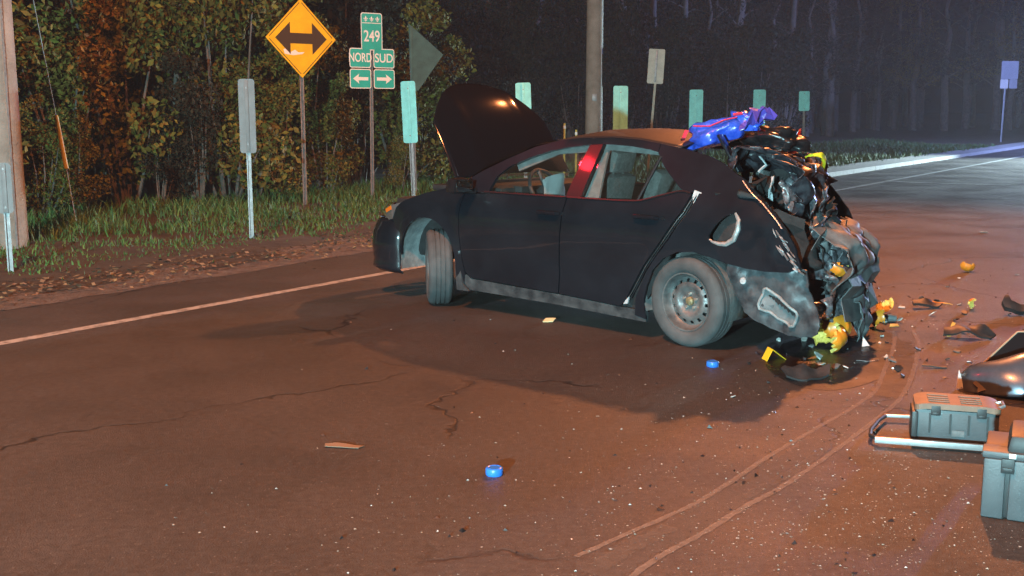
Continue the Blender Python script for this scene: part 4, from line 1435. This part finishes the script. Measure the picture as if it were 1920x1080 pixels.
for row, (n0, s0, s1, ds) in enumerate(((20.0, -4, 75, 2.6), (24.0, -4, 100, 3.4), (29.0, -4, 130, 4.2))):
    s = s0
    while s < s1:
        p = rd(s + vr.uniform(-.8, .8), n0 + 4.5 * min(1, max(0, (s - 19) / 6)) + vr.uniform(-1.2, 1.2))
        px = 960 + FPX * p.x / p.y
        if p.y > 8 and -200 < px < 2200:
            sc = vr.uniform(.85, 1.3)
            plant('forest_tree', TREES[vr.randrange(4) if s < 14 else vr.choice((0, 2, 3))], p, vr.uniform(0, 6.28), (sc, sc, sc * vr.uniform(.9, 1.2)),
                  ('dark forest tree rising just behind the shrubs', 'dark forest tree in the second row of the wood', 'dark forest tree deep in the wood')[row], 'tree',
                  ('near trees of the wood', 'second row trees of the wood', 'deep trees of the wood')[row])
        s += ds * vr.uniform(.75, 1.25)
# wood closing the view beyond the road on the right
for k in range(26):
    p = Vector((vr.uniform(14, 62), vr.uniform(92, 118), 0))
    sc = vr.uniform(1.1, 1.6)
    plant('forest_tree', TREES[vr.randrange(4)], p, vr.uniform(0, 6.28), (sc, sc, sc), 'distant tree closing the view at the end of the road', 'tree', 'trees at the end of the road')
for me_, st_ in SHRUBS + TREES:
    bpy.data.objects.remove(st_)

# grass on the verge (one mass)
GRASS = mat('verge_grass', (0.062, 0.135, 0.028), 0.7, island=0.5)
def grass(name, spots, hfun, seed, m):
    r = np.random.default_rng(seed)
    P = np.array(spots)
    n = len(P)
    h = hfun(P, r)
    a = r.uniform(0, 2 * PI, n)
    lean = r.normal(size=(n, 2)) * .35 * h[:, None]
    w = r.uniform(.004, .010, n) * (1 + P[:, 1] / 30)
    dx = np.cos(a) * w; dy = np.sin(a) * w
    z = P[:, 2]
    v0 = np.stack([P[:, 0] - dx, P[:, 1] - dy, z], 1); v1 = np.stack([P[:, 0] + dx, P[:, 1] + dy, z], 1)
    m0 = np.stack([P[:, 0] - dx * .7 + lean[:, 0] * .35, P[:, 1] - dy * .7 + lean[:, 1] * .35, z + h * .6], 1)
    m1 = np.stack([P[:, 0] + dx * .7 + lean[:, 0] * .35, P[:, 1] + dy * .7 + lean[:, 1] * .35, z + h * .6], 1)
    t = np.stack([P[:, 0] + lean[:, 0], P[:, 1] + lean[:, 1], z + h], 1)
    V = np.stack([v0, v1, m1, m0, t], 1).reshape(-1, 3)
    k = np.arange(n) * 5
    F = [(i, i + 1, i + 2, i + 3) for i in k.tolist()] + [(i + 3, i + 2, i + 4) for i in k.tolist()]
    o = pydata(name, V.tolist(), F, m)
    o['kind'] = 'stuff'
    return o
gr = random.Random(5)
sp = []
while len(sp) < 62000:
    s = gr.uniform(-3, 22) if gr.random() < .52 else gr.uniform(20, 52)
    n = 9.2 + 6.0 * gr.random() ** .85
    dens = .35 + 1.3 * mnoise.noise(Vector((s * .8, n * .8, 3))) + .35 * min(1, (n - 9.3) / 1.4) - (.55 if n < 9.9 and s < 20 else 0)
    if s > 19 and n < 9.6: continue
    if gr.random() < dens:
        p = rd(s, n, .02)
        sp.append((p.x, p.y, p.z))
def gh(P, r):
    n = -P[:, 0] * DY + P[:, 1] * DX
    s = P[:, 0] * DX + P[:, 1] * DY
    base_ = np.interp(n, [9.2, 10.0, 11.5, 13, 15], [.03, .06, .11, .17, .24])
    base_ = np.where(s > 20, np.maximum(base_ * 1.5, .20), base_)
    return base_ * r.uniform(.45, 1.35, len(P))
tag(grass('verge_grass', sp, gh, 3, GRASS), 'rough green grass along the roadside verge', 'grass')
# dead leaves and litter along the gravel edge
LITTER = mat('dead_leaf', (0.16, 0.12, 0.075), 0.8, island=0.7)
V = []; F = []
for k in range(5200):
    s = gr.uniform(-6, 22); n = 9.25 + gr.gauss(0, .38)
    p = rd(s, n, .03 + gr.uniform(0, .02)); sz = gr.uniform(.012, .040); a = gr.uniform(0, 6.28)
    d = Vector((math.cos(a), math.sin(a), gr.uniform(-.4, .4))) * sz; q = Vector((-math.sin(a), math.cos(a), gr.uniform(-.5, .5))) * sz * .6
    i = len(V); V += [p - d, p + q, p + d, p - q]; F.append((i, i + 1, i + 2, i + 3))
o = pydata('leaf_litter', V, F, LITTER); o['kind'] = 'stuff'; tag(o, 'dead leaves and litter along the road edge', 'litter')

# ------------------------------------------------------------------ marks and debris on the road
def gpt(px, py, z=0.0):
    b = (540 - py) / FPX; a = (px - 960) / FPX
    c, s = math.cos(PITCH), math.sin(PITCH)
    r = Vector((a, c + b * s, -s + b * c))
    t = (z - CAM_H) / r.z
    return Vector((r.x * t, r.y * t, z))
SCR = worn_paint('pale_scrape', (.34, .30, .26), .52, 22, .85, .35, .7)
SCR2 = worn_paint('faint_scrape', (.22, .19, .16), .42, 20, .85, .3, .5)
def spline(P, k=10):
    out = []
    P = [Vector((p[0], p[1], 0)) for p in P]
    for i in range(len(P) - 1):
        p0 = P[max(0, i - 1)]; p1 = P[i]; p2 = P[i + 1]; p3 = P[min(len(P) - 1, i + 2)]
        for j in range(k):
            t = j / k
            out.append(.5 * ((2 * p1) + (p2 - p0) * t + (2 * p0 - 5 * p1 + 4 * p2 - p3) * t * t + (3 * p1 - p0 - 3 * p2 + p3) * t ** 3))
    out.append(P[-1]); return out
def trail(name, px, w, m, z, seed):
    ribbon(name, spline([gpt(*p) for p in px], 12), w, z, m, road, .18, seed)
trail('scrape_mark', [(1676, 622), (1676, 650), (1656, 700), (1640, 735), (1600, 765), (1530, 805), (1440, 858), (1370, 905), (1290, 952), (1180, 1000), (1080, 1045)], .026, SCR, .004, 3)
trail('scrape_mark', [(1712, 620), (1722, 650), (1712, 700), (1690, 745), (1640, 790), (1560, 850), (1470, 912), (1400, 950), (1320, 1000), (1230, 1050), (1150, 1110)], .028, SCR, .0045, 4)
SCR3 = worn_paint('dusty_smear', (.20, .18, .16), .5, 9, .9, .4, .32)
trail('dust_smear', [(1694, 622), (1698, 650), (1684, 700), (1665, 740), (1620, 778), (1545, 828), (1455, 885), (1385, 928), (1305, 976), (1205, 1025), (1110, 1078)], .17, SCR3, .0034, 14)
trail('scrape_mark', [(1440, 862), (1400, 888), (1345, 925), (1290, 962)], .02, SCR2, .005, 5)
trail('scrape_mark', [(1545, 842), (1500, 878), (1450, 905), (1395, 935)], .05, SCR2, .0052, 6)
trail('scrape_mark', [(1260, 990), (1200, 1020), (1120, 1065)], .08, SCR2, .0054, 7)
DARKM = worn_paint('dark_fluid_stain', (.016, .014, .014), .62, 2.2, .35, .22)
trail('fluid_stain', [(1690, 640), (1690, 690), (1660, 745)], [.16] * 12 + [.18] * 12 + [.12], DARKM, .003, 8)
# oil and coolant under the tail
bm = []
stn = [(1480, 640), (1560, 620), (1640, 610), (1700, 640), (1690, 690), (1620, 725), (1540, 735), (1480, 720), (1430, 690), (1440, 655)]
pts = smooth_poly([Vector(gpt(*p)[:2]) for p in stn], 2)
cxx = sum((p[0] for p in pts)) / len(pts); cyy = sum((p[1] for p in pts)) / len(pts)
pydata('fluid_stain', [(cxx, cyy, .0025)] + [(p[0], p[1], .0025) for p in pts], [(0, i + 1, (i + 1) % len(pts) + 1) for i in range(len(pts))], DARKM, road)

# tiny glass and plastic crumbs: nobody could count them
def crumbs(name, n, seed, m, sz0, sz1, label, near=False):
    r = random.Random(seed)
    V = []; F = []
    k = 0
    while k < n:
        u = r.random()
        if near:
            px = r.triangular(300, 2000, 1800) if r.random() < .5 else r.gauss(1600, 200); py = r.triangular(640, 1090, 1000)
        elif u < .45:
            px = r.gauss(1700, 130); py = r.gauss(600, 70)
        elif u < .75:
            px = r.gauss(1600, 220); py = r.gauss(780, 130)
        else:
            px = r.triangular(300, 1920, 1500); py = r.uniform(600, 1079)
        if not (0 < px < 2000 and 420 < py < 1100): continue
        p = gpt(px, py)
        if (CARM.inverted() @ p).x > -3.2 and abs((CARM.inverted() @ p).y) < .8 and (CARM.inverted() @ p).x < 1: continue
        s = r.uniform(sz0, sz1) * (1 if r.random() < .93 else 1.6)
        a = r.uniform(0, 6.28); e = r.uniform(.5, 1.6)
        i = len(V)
        z0 = .001
        ring_ = [p + Vector((math.cos(a + t) * s * e, math.sin(a + t) * s, z0)) for t in (0, 2.0 + r.uniform(-.4, .4), 4.1)]
        top = p + Vector((r.uniform(-.4, .4) * s, r.uniform(-.4, .4) * s, s * r.uniform(.5, 1.1)))
        V += ring_ + [top]
        F += [(i, i + 1, i + 3), (i + 1, i + 2, i + 3), (i + 2, i, i + 3)]
        k += 1
    o = pydata(name, V, F, m)
    o['kind'] = 'stuff'
    tag(o, label, 'debris')
GLASSBIT = mat('broken_glass_bits', (.45, .47, .45), .25, island=.6, spec=.8)
STONEBIT = mat('pale_stone_bits', (.26, .23, .20), .8, island=.6)
DARKBIT = mat('black_plastic_bits', (.02, .02, .022), .4, island=.5)
crumbs('glass_crumbs', 620, 1, GLASSBIT, .002, .006, 'scattered crumbs of broken glass on the road')
crumbs('stone_crumbs', 2000, 2, STONEBIT, .0015, .005, 'pale grit and small stones over the foreground asphalt', True)
crumbs('plastic_crumbs', 300, 3, DARKBIT, .004, .012, 'small black plastic crumbs around the wreck')

# smashed pumpkins
RIND = mat('pumpkin_rind', (.72, .22, .015), .38, vscale=7, col2=(.80, .34, .03), coat=.2)
FLESH = mat('pumpkin_flesh', (.80, .55, .08), .6, vscale=14, col2=(.85, .66, .20), bump=.5, bscale=40)
def pumpkin(px, py, rad, seed, label, rz=0.0, tilt=(0, 0), span=(0, 150), zlo=-.9, zhi=.5, loc=None, sq=.8):
    r = random.Random(seed)
    e = empty('pumpkin_piece', loc if loc is not None else gpt(px, py), rz)
    tag(e, label, 'pumpkin', 'smashed pumpkin pieces')
    nu, nv = 16, 9
    O = []; I = []
    for i in range(nu + 1):
        for j in range(nv + 1):
            a = R(span[0] + (span[1] - span[0]) * i / nu)
            t = zlo + (zhi - zlo) * j / nv
            if i in (0, nu): a += r.uniform(-.16, .16)
            if j in (0, nv): t += r.uniform(-.14, .14)
            t = max(-.97, min(.97, t))
            rib = 1 - .07 * abs(math.sin(a * 5))
            rr = math.sqrt(1 - t * t) * rib
            O.append(Vector((math.cos(a) * rr, math.sin(a) * rr, t * sq)) * rad)
            I.append(Vector((math.cos(a) * rr, math.sin(a) * rr, t * sq)) * rad * (.80 + .05 * r.random()))
    M_ = Matrix.Rotation(tilt[0], 3, 'X') @ Matrix.Rotation(tilt[1], 3, 'Y')
    O = [M_ @ p for p in O]; I = [M_ @ p for p in I]
    zl = min(p.z for p in O + I)
    O = [p - Vector((0, 0, zl)) for p in O]; I = [p - Vector((0, 0, zl)) for p in I]
    c0 = sum(O, Vector()) / len(O); sh = Vector((c0.x, c0.y, 0))
    O = [p - sh for p in O]; I = [p - sh for p in I]
    W = nv + 1
    Q = [(i * W + j, (i + 1) * W + j, (i + 1) * W + j + 1, i * W + j + 1) for i in range(nu) for j in range(nv)]
    pydata('rind', O, Q, RIND, e, True)
    k = len(I)
    bord = [i * W for i in range(nu + 1)] + [nu * W + j for j in range(1, nv + 1)] + [i * W + nv for i in range(nu - 1, -1, -1)] + [j for j in range(nv - 1, 0, -1)]
    V_ = I + [O[b_] for b_ in bord]
    F_ = [q[::-1] for q in Q]
    nb = len(bord)
    for i in range(nb):
        j = (i + 1) % nb
        F_.append((k + i, k + j, bord[j], bord[i]))
    pydata('flesh', V_, F_, FLESH, e, False)
    return e
pumpkin(1562, 655, .175, 1, 'large broken pumpkin half under the crushed tail showing yellow flesh', R(-62), (R(14), R(6)), (-10, 165), -.75, .62, sq=.62)
pumpkin(1566, 612, .13, 2, 'upright yellow pumpkin chunk wedged under the torn bumper', R(20), (R(-30), 0), (200, 330), -.8, .7, loc=cw_(-3.36, .18, .06))
pumpkin(1640, 615, .10, 3, 'small pumpkin wedge beside the torn bumper strip', R(140), (R(25), R(20)), (0, 110), -.7, .5)
pumpkin(1543, 550, .09, 4, 'orange pumpkin scrap caught inside the crushed boot', R(60), (R(40), 0), (180, 300), -.6, .5, loc=cw_(-3.38, .22, .50))
pumpkin(1815, 510, .085, 5, 'orange pumpkin scrap lying alone far right on the road', R(200), (R(-25), 0), (0, 130), -.7, .6)
pumpkin(1660, 585, .10, 6, 'orange red pumpkin scrap beside the grey broken tube', R(170), (R(30), 0), (180, 290), -.7, .5)
pumpkin(1820, 580, .09, 7, 'flat reddish pumpkin strip lying right of the wreck', R(90), (R(60), 0), (0, 90), -.25, .3)

# broken car pieces and other litter, each a thing of its own
def shard(name, px, py, poly, th, m, rz, tilt, label, cat, amp=.012, seed=1, curve=0.0):
    """bent plate fragment with thickness"""
    e_poly = [Vector(p) for p in poly]
    base_ = gpt(px, py)
    rt = Matrix.Rotation(tilt[0], 3, 'X') @ Matrix.Rotation(tilt[1], 3, 'Y')
    def sf(a, b_):
        q = Vector((a * 9, b_ * 9, seed))
        return rt @ Vector((a, b_, amp * mnoise.noise(q) * 2 + curve * (a * a + b_ * b_)))
    o = panel(name, e_poly, sf, m, None, step=.03, thick=th, inward=lambda a, b_: rt @ Vector((0, 0, -1)))
    zl = min(v.co.z for v in o.data.vertices)
    o.location = base_ + Vector((0, 0, -zl + .002)); o.rotation_euler = (0, 0, rz)
    tag(o, label, cat, 'car debris on the road')
    return o
AMBERP = mat('amber_plastic', (.62, .36, .08), .35, coat=.3)
b = MB(); b.tube([(-.11, 0, .035), (0, 0, .034), (.10, .01, .03)], [.034, .036, .026], 10)
o = b.build('broken_tube', PLASTIC_G); o.location = gpt(1655, 603); o.rotation_euler = (0, 0, R(-22)); tag(o, 'short grey broken tube lying beside the crushed tail', 'debris', 'car debris on the road')
shard('mudflap_piece', 1815, 634, [(-.18, -.05), (.14, -.07), (.19, -.02), (.12, .05), (-.06, .07), (-.16, .04)], .015, PLASTIC, R(-8), (R(22), 0), 'curved black plastic piece with a pale edge lying right of the wreck', 'debris', .02, 2, -.7)
shard('yellow_plastic_strip', 1781, 630, [(-.015, -.06), (.012, -.06), (.028, .06), (.004, .065)], .006, AMBERP, R(-30), (R(40), 0), 'small yellow plastic strip beside the curved black piece', 'debris', .006, 3)
shard('lens_plate', 1735, 578, [(-.12, -.04), (.10, -.05), (.15, .0), (.06, .05), (-.09, .045)], .02, PLASTIC, R(5), (R(14), R(5)), 'dark broken lens plate with a bright chip on the road', 'debris', .02, 4, -1.2)
shard('bright_chip', 1729, 566, [(-.03, -.02), (.03, -.018), (.02, .025), (-.02, .02)], .02, mat('chrome_chip', (.8, .82, .85), .15, .9), R(20), (R(40), 0), 'bright chrome chip on the dark lens plate', 'debris', .005, 5)
shard('amber_strip', 1757, 570, [(-.09, -.012), (.02, -.02), (.12, -.03), (.03, .0), (-.07, .025)], .006, AMBERP, R(-15), (R(20), 0), 'thin curved amber plastic strip on the road', 'debris', .01, 6)
shard('black_chunk', 1903, 590, [(-.10, .02), (-.07, .09), (-.045, .09), (-.03, .03), (.12, .0), (.14, -.06), (.0, -.07), (-.08, -.03)], .04, PLASTIC, R(-12), (R(35), 0), 'black hooked plastic chunk at the right edge of the road', 'debris', .02, 7)
shard('white_shard', 1798, 728, [(-.028, -.05), (.025, -.045), (.012, .06)], .006, mat('white_plastic', (.72, .74, .74), .4), R(15), (R(70), 0), 'small upright white plastic shard behind the brown lidded toolbox', 'debris', .004, 8)
shard('white_scrap', 1620, 650, [(-.02, -.03), (.035, -.02), (.0, .05)], .005, mat('white_plastic', (.72, .74, .74), .4), R(0), (R(50), 0), 'small white plastic scrap at the foot of the torn bumper', 'debris', .004, 9)
shard('silver_strip', 1625, 678, [(-.07, .0), (.0, -.012), (.08, .005), (.0, .004)], .004, BAREMETAL, R(5), (R(6), 0), 'thin curved silver trim strip near the scrape marks', 'debris', .006, 10)
shard('grey_panel_scrap', 1512, 712, [(-.14, -.03), (-.02, -.06), (.13, -.04), (.16, .03), (.02, .035), (-.05, .07), (-.15, .04)], .012, PLASTIC, R(8), (R(10), 0), 'dark crumpled panel scrap lying in front of the rear wheel', 'debris', .03, 11)
shard('dark_strip', 1752, 690, [(-.08, -.012), (.07, -.018), (.08, .01), (-.07, .015)], .008, PLASTIC, R(-12), (R(6), 0), 'thin dark strip lying right of the scrape marks', 'debris', .006, 12)
shard('yellow_chip', 1030, 604, [(-.05, -.02), (.03, -.025), (.05, .015), (-.03, .03)], .008, mat('pale_yellow_chip', (.70, .60, .32), .6), R(-5), (R(15), 0), 'pale yellow chip on the road below the rear door', 'debris', .008, 13)
shard('flattened_wrapper', 645, 838, [(-.09, -.022), (.08, -.03), (.10, .012), (-.05, .035), (-.10, .018)], .003, mat('tan_wrapper', (.22, .16, .11), .8), R(-6), (R(2), 0), 'flattened tan wrapper on the open asphalt at left', 'wrapper', .008, 14)
for k, (px, py, w_, col_) in enumerate(((1690, 578, .03, 'w'), (1673, 566, .025, 'w'), (1845, 437, .05, 'w'), (1800, 572, .03, 'w'), (1645, 590, .03, 'y'), (1675, 613, .04, 'y'), (1585, 690, .03, 'w'), (1535, 700, .05, 'w'), (1375, 745, .02, 'w'), (1680, 780, .0, 'w'))):
    if w_ == 0: continue
    labs = ['tiny pale chip between tube and lens plate', 'tiny pale chip beyond the grey broken tube', 'bright chip glinting far right on the road', 'tiny pale chip beside the reddish pumpkin strip', 'small yellow chip at the grey tube', 'thin yellow sliver below the grey tube', 'pale chip near the evidence marker', 'pale sliver on the dark panel scrap', 'pale crumb in front of the rear wheel']
    shard('plastic_chip', px, py, [(-w_, -w_ * .4), (w_ * .9, -w_ * .5), (w_, w_ * .3), (-w_ * .4, w_ * .5)], .006, GLASSBIT if col_ == 'w' else AMBERP, k * 1.3, (R(20), 0), labs[k], 'debris', .004, 20 + k)

fr = random.Random(91)
for k in range(46):
    if k < 30: px, py = fr.gauss(1600, 75), fr.gauss(668, 28)
    else: px, py = fr.uniform(1640, 1915), fr.uniform(500, 700)
    if py < 600 and px < 1650: py = 640
    w_ = fr.uniform(.012, .045)
    mm, kind_ = ((PLASTIC, 'dark'), (PLASTIC, 'dark'), (PLASTIC_G, 'grey'), (GLASSBIT, 'pale'))[fr.randrange(4)]
    poly_ = [(w_ * fr.uniform(.5, 1.2) * math.cos(t), w_ * fr.uniform(.3, .8) * math.sin(t)) for t in (0, 1.1, 2.2, 3.3, 4.6, 5.5)]
    o = shard('plastic_fragment', px, py, poly_, fr.uniform(.003, .012), mm, fr.uniform(0, 6.28), (R(fr.uniform(-25, 35)), R(fr.uniform(-20, 20))), 'small jagged %s plastic fragment scattered behind the wreck' % kind_, 'debris', .008, 60 + k)
    o['group'] = kind_ + ' fragments scattered behind the wreck'
# blue pucks
for (px, py, lab) in ((927, 890, 'flat blue puck on the open asphalt nearest the viewer'), (1336, 687, 'flat blue puck on the road in front of the rear wheel')):
    e = empty('blue_puck', gpt(px, py)); tag(e, lab, 'puck', 'blue pucks')
    b = MB(); b.lathe([(.0005, .0), (.037, .0), (.040, .004), (.040, .030), (.037, .034), (.0005, .034)], 28, 'z')
    bo = b.build('puck_body', mat('blue_puck_plastic', (.03, .20, .78), .35), e)
    b = MB(); b.lathe([(.026, .0345), (.030, .0365), (.034, .0345)], 28, 'z'); b.build('puck_rim', mat('blue_puck_plastic', (.03, .20, .78), .35), bo)
# evidence tent
e = empty('evidence_marker', gpt(1447, 674), R(28)); tag(e, 'small yellow evidence marker tent lying in front of the tail', 'evidence marker'); e.scale = (.85, .85, .85)
MK = mat('marker_yellow', (.80, .62, .03), .4)
A_ = Vector((-.015, -.03, .085)); B_ = Vector((.02, .07, .085))
def leaf_plate(nm, out):
    o_ = Vector(out); n_ = (B_ - A_).cross(o_).normalized() * .0035
    v_ = [A_, B_, B_ + o_, A_ + o_]
    return pydata(nm, v_ + [q + n_ for q in v_], [(0, 1, 2, 3), (7, 6, 5, 4), (0, 4, 5, 1), (1, 5, 6, 2), (2, 6, 7, 3), (3, 7, 4, 0)], MK, e)
l1 = leaf_plate('front_leaf', (.105, -.035, -.083))
l2 = leaf_plate('rear_leaf', (-.075, -.02, -.083))
o1 = Vector((.105, -.035, -.083)); n1 = -(B_ - A_).cross(o1).normalized() * .001
if n1.z < 0: n1 = -n1
b = MB()
for (u0, u1, w0, w1) in ((.30, .42, .25, .75), (.50, .62, .25, .75), (.70, .80, .35, .75)):
    q = [A_ + (B_ - A_) * w0 + o1 * u0, A_ + (B_ - A_) * w1 + o1 * u0, A_ + (B_ - A_) * w1 + o1 * u1, A_ + (B_ - A_) * w0 + o1 * u1]
    b.add([p_ + n1 * 1 for p_ in q] + [p_ + n1 * 5 for p_ in q], [(0, 1, 2, 3), (4, 5, 6, 7), (0, 1, 5, 4), (1, 2, 6, 5), (2, 3, 7, 6), (3, 0, 4, 7)])
b.build('printed_number', SIGNBLK, l1)

# rolling tool chest on its back, with its pulled-out handle, and the slotted toolbox
GREYBOX = mat('grey_toolbox_plastic', (.062, .074, .082), .5, var=.15, vscale=8, bump=.08, bscale=120)
DGREY = mat('dark_toolbox_plastic', (.02, .022, .024), .5)
BROWN = mat('tan_lid_plastic', (.20, .135, .095), .55, var=.15, vscale=10)
tb = empty('lidded_toolbox', gpt(1797, 834) + Vector((.02, .11, 0)), R(-17)); tag(tb, 'grey toolbox with a slotted tan lid standing on the road', 'toolbox')
b = MB(); b.box(Vector((0, 0, .085)), (.385, .215, .165), None, .012); b.build('body', GREYBOX, tb)
for x in (-.125, -.03, .055, .14):
    b = MB(); b.box(Vector((x, -.109, .10)), (.010, .006, .10)); b.build('groove', DGREY, tb)
b = MB(); b.box(Vector((-.195, -.02, .08)), (.03, .20, .15), None, .008); b.build('side_band', DGREY, tb)
lid_h = [[(x0, y0), (x0 + .10, y0), (x0 + .10, y0 + .028), (x0, y0 + .028)] for x0 in (-.135, .015) for y0 in (-.085, -.045, -.005, .045)]
li = panel('lid', rrect(.395, .235, .03), lambda a, c_: Vector((a, c_, .20 - .25 * max(0, abs(a) - .15))), BROWN, tb, holes=lid_h, step=.04, thick=.028, inward=lambda a, c_: Vector((0, 0, -1)))
for x in (-.10, .11):
    b = MB(); b.box(Vector((x, -.113, .165)), (.045, .010, .05), None, .003); b.box(Vector((x, -.119, .150)), (.030, .006, .012), None, .002); b.build('latch', DGREY, tb)
b = MB(); b.box(Vector((.008, -.112, .055)), (.06, .004, .03), None, .001); b.build('maker_plate', PLASTIC_G, tb)
b = MB(); b.box(Vector((0, 0, .170)), (.37, .205, .008), None, .002); b.build('tray', DGREY, li)
b = MB(); b.tube([(.17, -.06, .175), (.215, -.05, .195), (.215, .03, .195), (.17, .04, .18)], .009, 8); b.build('lid_handle', BAREMETAL, li)

tc_ = empty('rolling_tool_chest', gpt(1832, 968), R(-25)); tag(tc_, 'grey ribbed tool chest with pulled out silver handle at the right edge', 'tool chest')
b = MB(); b.box(Vector((.26, .19, .135)), (.50, .36, .265), None, .015); b.build('body', DGREY, tc_)
for k in range(5):
    b = MB(); b.box(Vector((.052 + k * .098, .008, .125)), (.082, .022, .245), None, .008); b.build('rib', GREYBOX, tc_)
b = MB(); b.box(Vector((.255, .06, .262)), (.505, .115, .03), None, .010); rr = b.build('front_rail', GREYBOX, tc_)
b = MB(); b.box(Vector((.115, .0005, .266)), (.026, .006, .020), None, .002); b.build('clasp', SIGNWHT, rr)
for x in (.10, .36):
    b = MB(); b.box(Vector((x, -.006, .225)), (.05, .012, .06), None, .004); b.box(Vector((x, -.014, .212)), (.036, .008, .016), None, .002); b.build('latch', DGREY, tc_)
b = MB(); b.box(Vector((.30, .17, .305)), (.42, .30, .075), None, .02, .94); b.build('lid', DGREY, tc_)
ALU = mat('brushed_aluminium', (.36, .39, .40), .42, .6, var=.15, vscale=18)
def bar_between(nm, a, b_, w, h, m, par):
    a = Vector(a); b_ = Vector(b_); d = b_ - a
    q = MB(); q.box((a + b_) / 2, (d.length, w, h), d.to_track_quat('X', 'Z').to_matrix(), .003)
    return q.build(nm, m, par)
Mi = (Matrix.Translation(gpt(1832, 968)) @ Matrix.Rotation(R(-25), 4, 'Z')).inverted()
L_ = lambda px, py, z: Mi @ gpt(px, py, z)
bar_between('handle_bar', L_(1640, 824, .03), L_(1850, 840, .03), .022, .030, ALU, tc_)
bar_between('handle_bar', L_(1658, 779, .03), L_(1750, 783, .03), .018, .016, ALU, tc_)
hd_ = MB(); hd_.tube([L_(1645, 822, .03), L_(1632, 816, .032), L_(1633, 806, .034), L_(1648, 788, .034), L_(1660, 780, .03)], .010, 8); hd_.build('handle_grip', DGREY, tc_)
hd_ = MB(); hd_.box(Vector((.10, .42, .04)), (.16, .16, .06), None, .01); hd_.build('handle_bracket', DGREY, tc_)

# torn off bodywork at the right edge
bw = empty('torn_off_bumper', gpt(1880, 745), R(-14)); tag(bw, 'torn off glossy dark bumper piece behind the tool chest at right', 'bumper')
def bwP(u, v):
    k = .35 + .65 * min(1, u / .35) ** .6
    a = R(-8 + 158 * v)
    return (-.20 + .95 * u, .16 - .20 * k * math.cos(a) - .10 * u, .015 + .205 * k * max(0, math.sin(a)) ** .85 + .03 * u)
BWM = mat('bumper_blue_sheen', (.12, .14, .175), .30, .55, coat=.4, var=.3, vscale=5)  # blue-white sheen put into a silver-blue metallic base colour
sh_ = sheet('bumper_shell', bwP, 20, 14, BWM, bw, amp=.03, freq=4, seed=3, smooth=True, thick=.006)
sheet('inner_foam', lambda u, v: (-.14 + .8 * u, .02 + .10 * v, .03 + .10 * v + .02 * math.sin(9 * u)), 12, 5, mat('brown_plastic', (.10, .075, .055), .6, var=.3, vscale=9), bw, amp=.03, freq=7, seed=4, ragged=.03)
gz = empty('broken_window_panel', gpt(1900, 735) + Vector((.10, .36, 0)), R(-10)); tag(gz, 'black window panel leaning behind the torn off bumper piece', 'window')
b = MB(); b.prism([(-.20, 0), (.55, 0), (.55, .34), (.10, .30)], 0, .008, Matrix.Rotation(R(58), 4, 'X')); b.build('pane', GLOSSBLK, gz)
b = MB(); b.tube([Matrix.Rotation(R(58), 3, 'X') @ Vector(p) for p in ((-.20, 0, .008), (.10, .30, .008), (.55, .34, .008))], .006, 6); b.build('trim_edge', mat('tan_edge', (.35, .28, .2), .5), gz)

# ------------------------------------------------------------------ night mist
hz = MB()
hz.box(Vector((20, 45, 9.0)), (260, 220, 20.2))
ho = hz.build('haze', None)
hm = bpy.data.materials.new('mist')
hm.use_nodes = True
hn = hm.node_tree
hn.nodes.remove(hn.nodes['Principled BSDF'])
pv = hn.nodes.new('ShaderNodeVolumePrincipled')
pv.inputs['Color'].default_value = (0.85, 0.88, 0.95, 1)
pv.inputs['Density'].default_value = 0.0009
pv.inputs['Anisotropy'].default_value = 0.2
hn.links.new(pv.outputs[0], hn.nodes['Material Output'].inputs['Volume'])
ho.data.materials.append(hm)
ho['kind'] = 'stuff'
tag(ho, 'thin bluish night mist filling the air', 'haze')
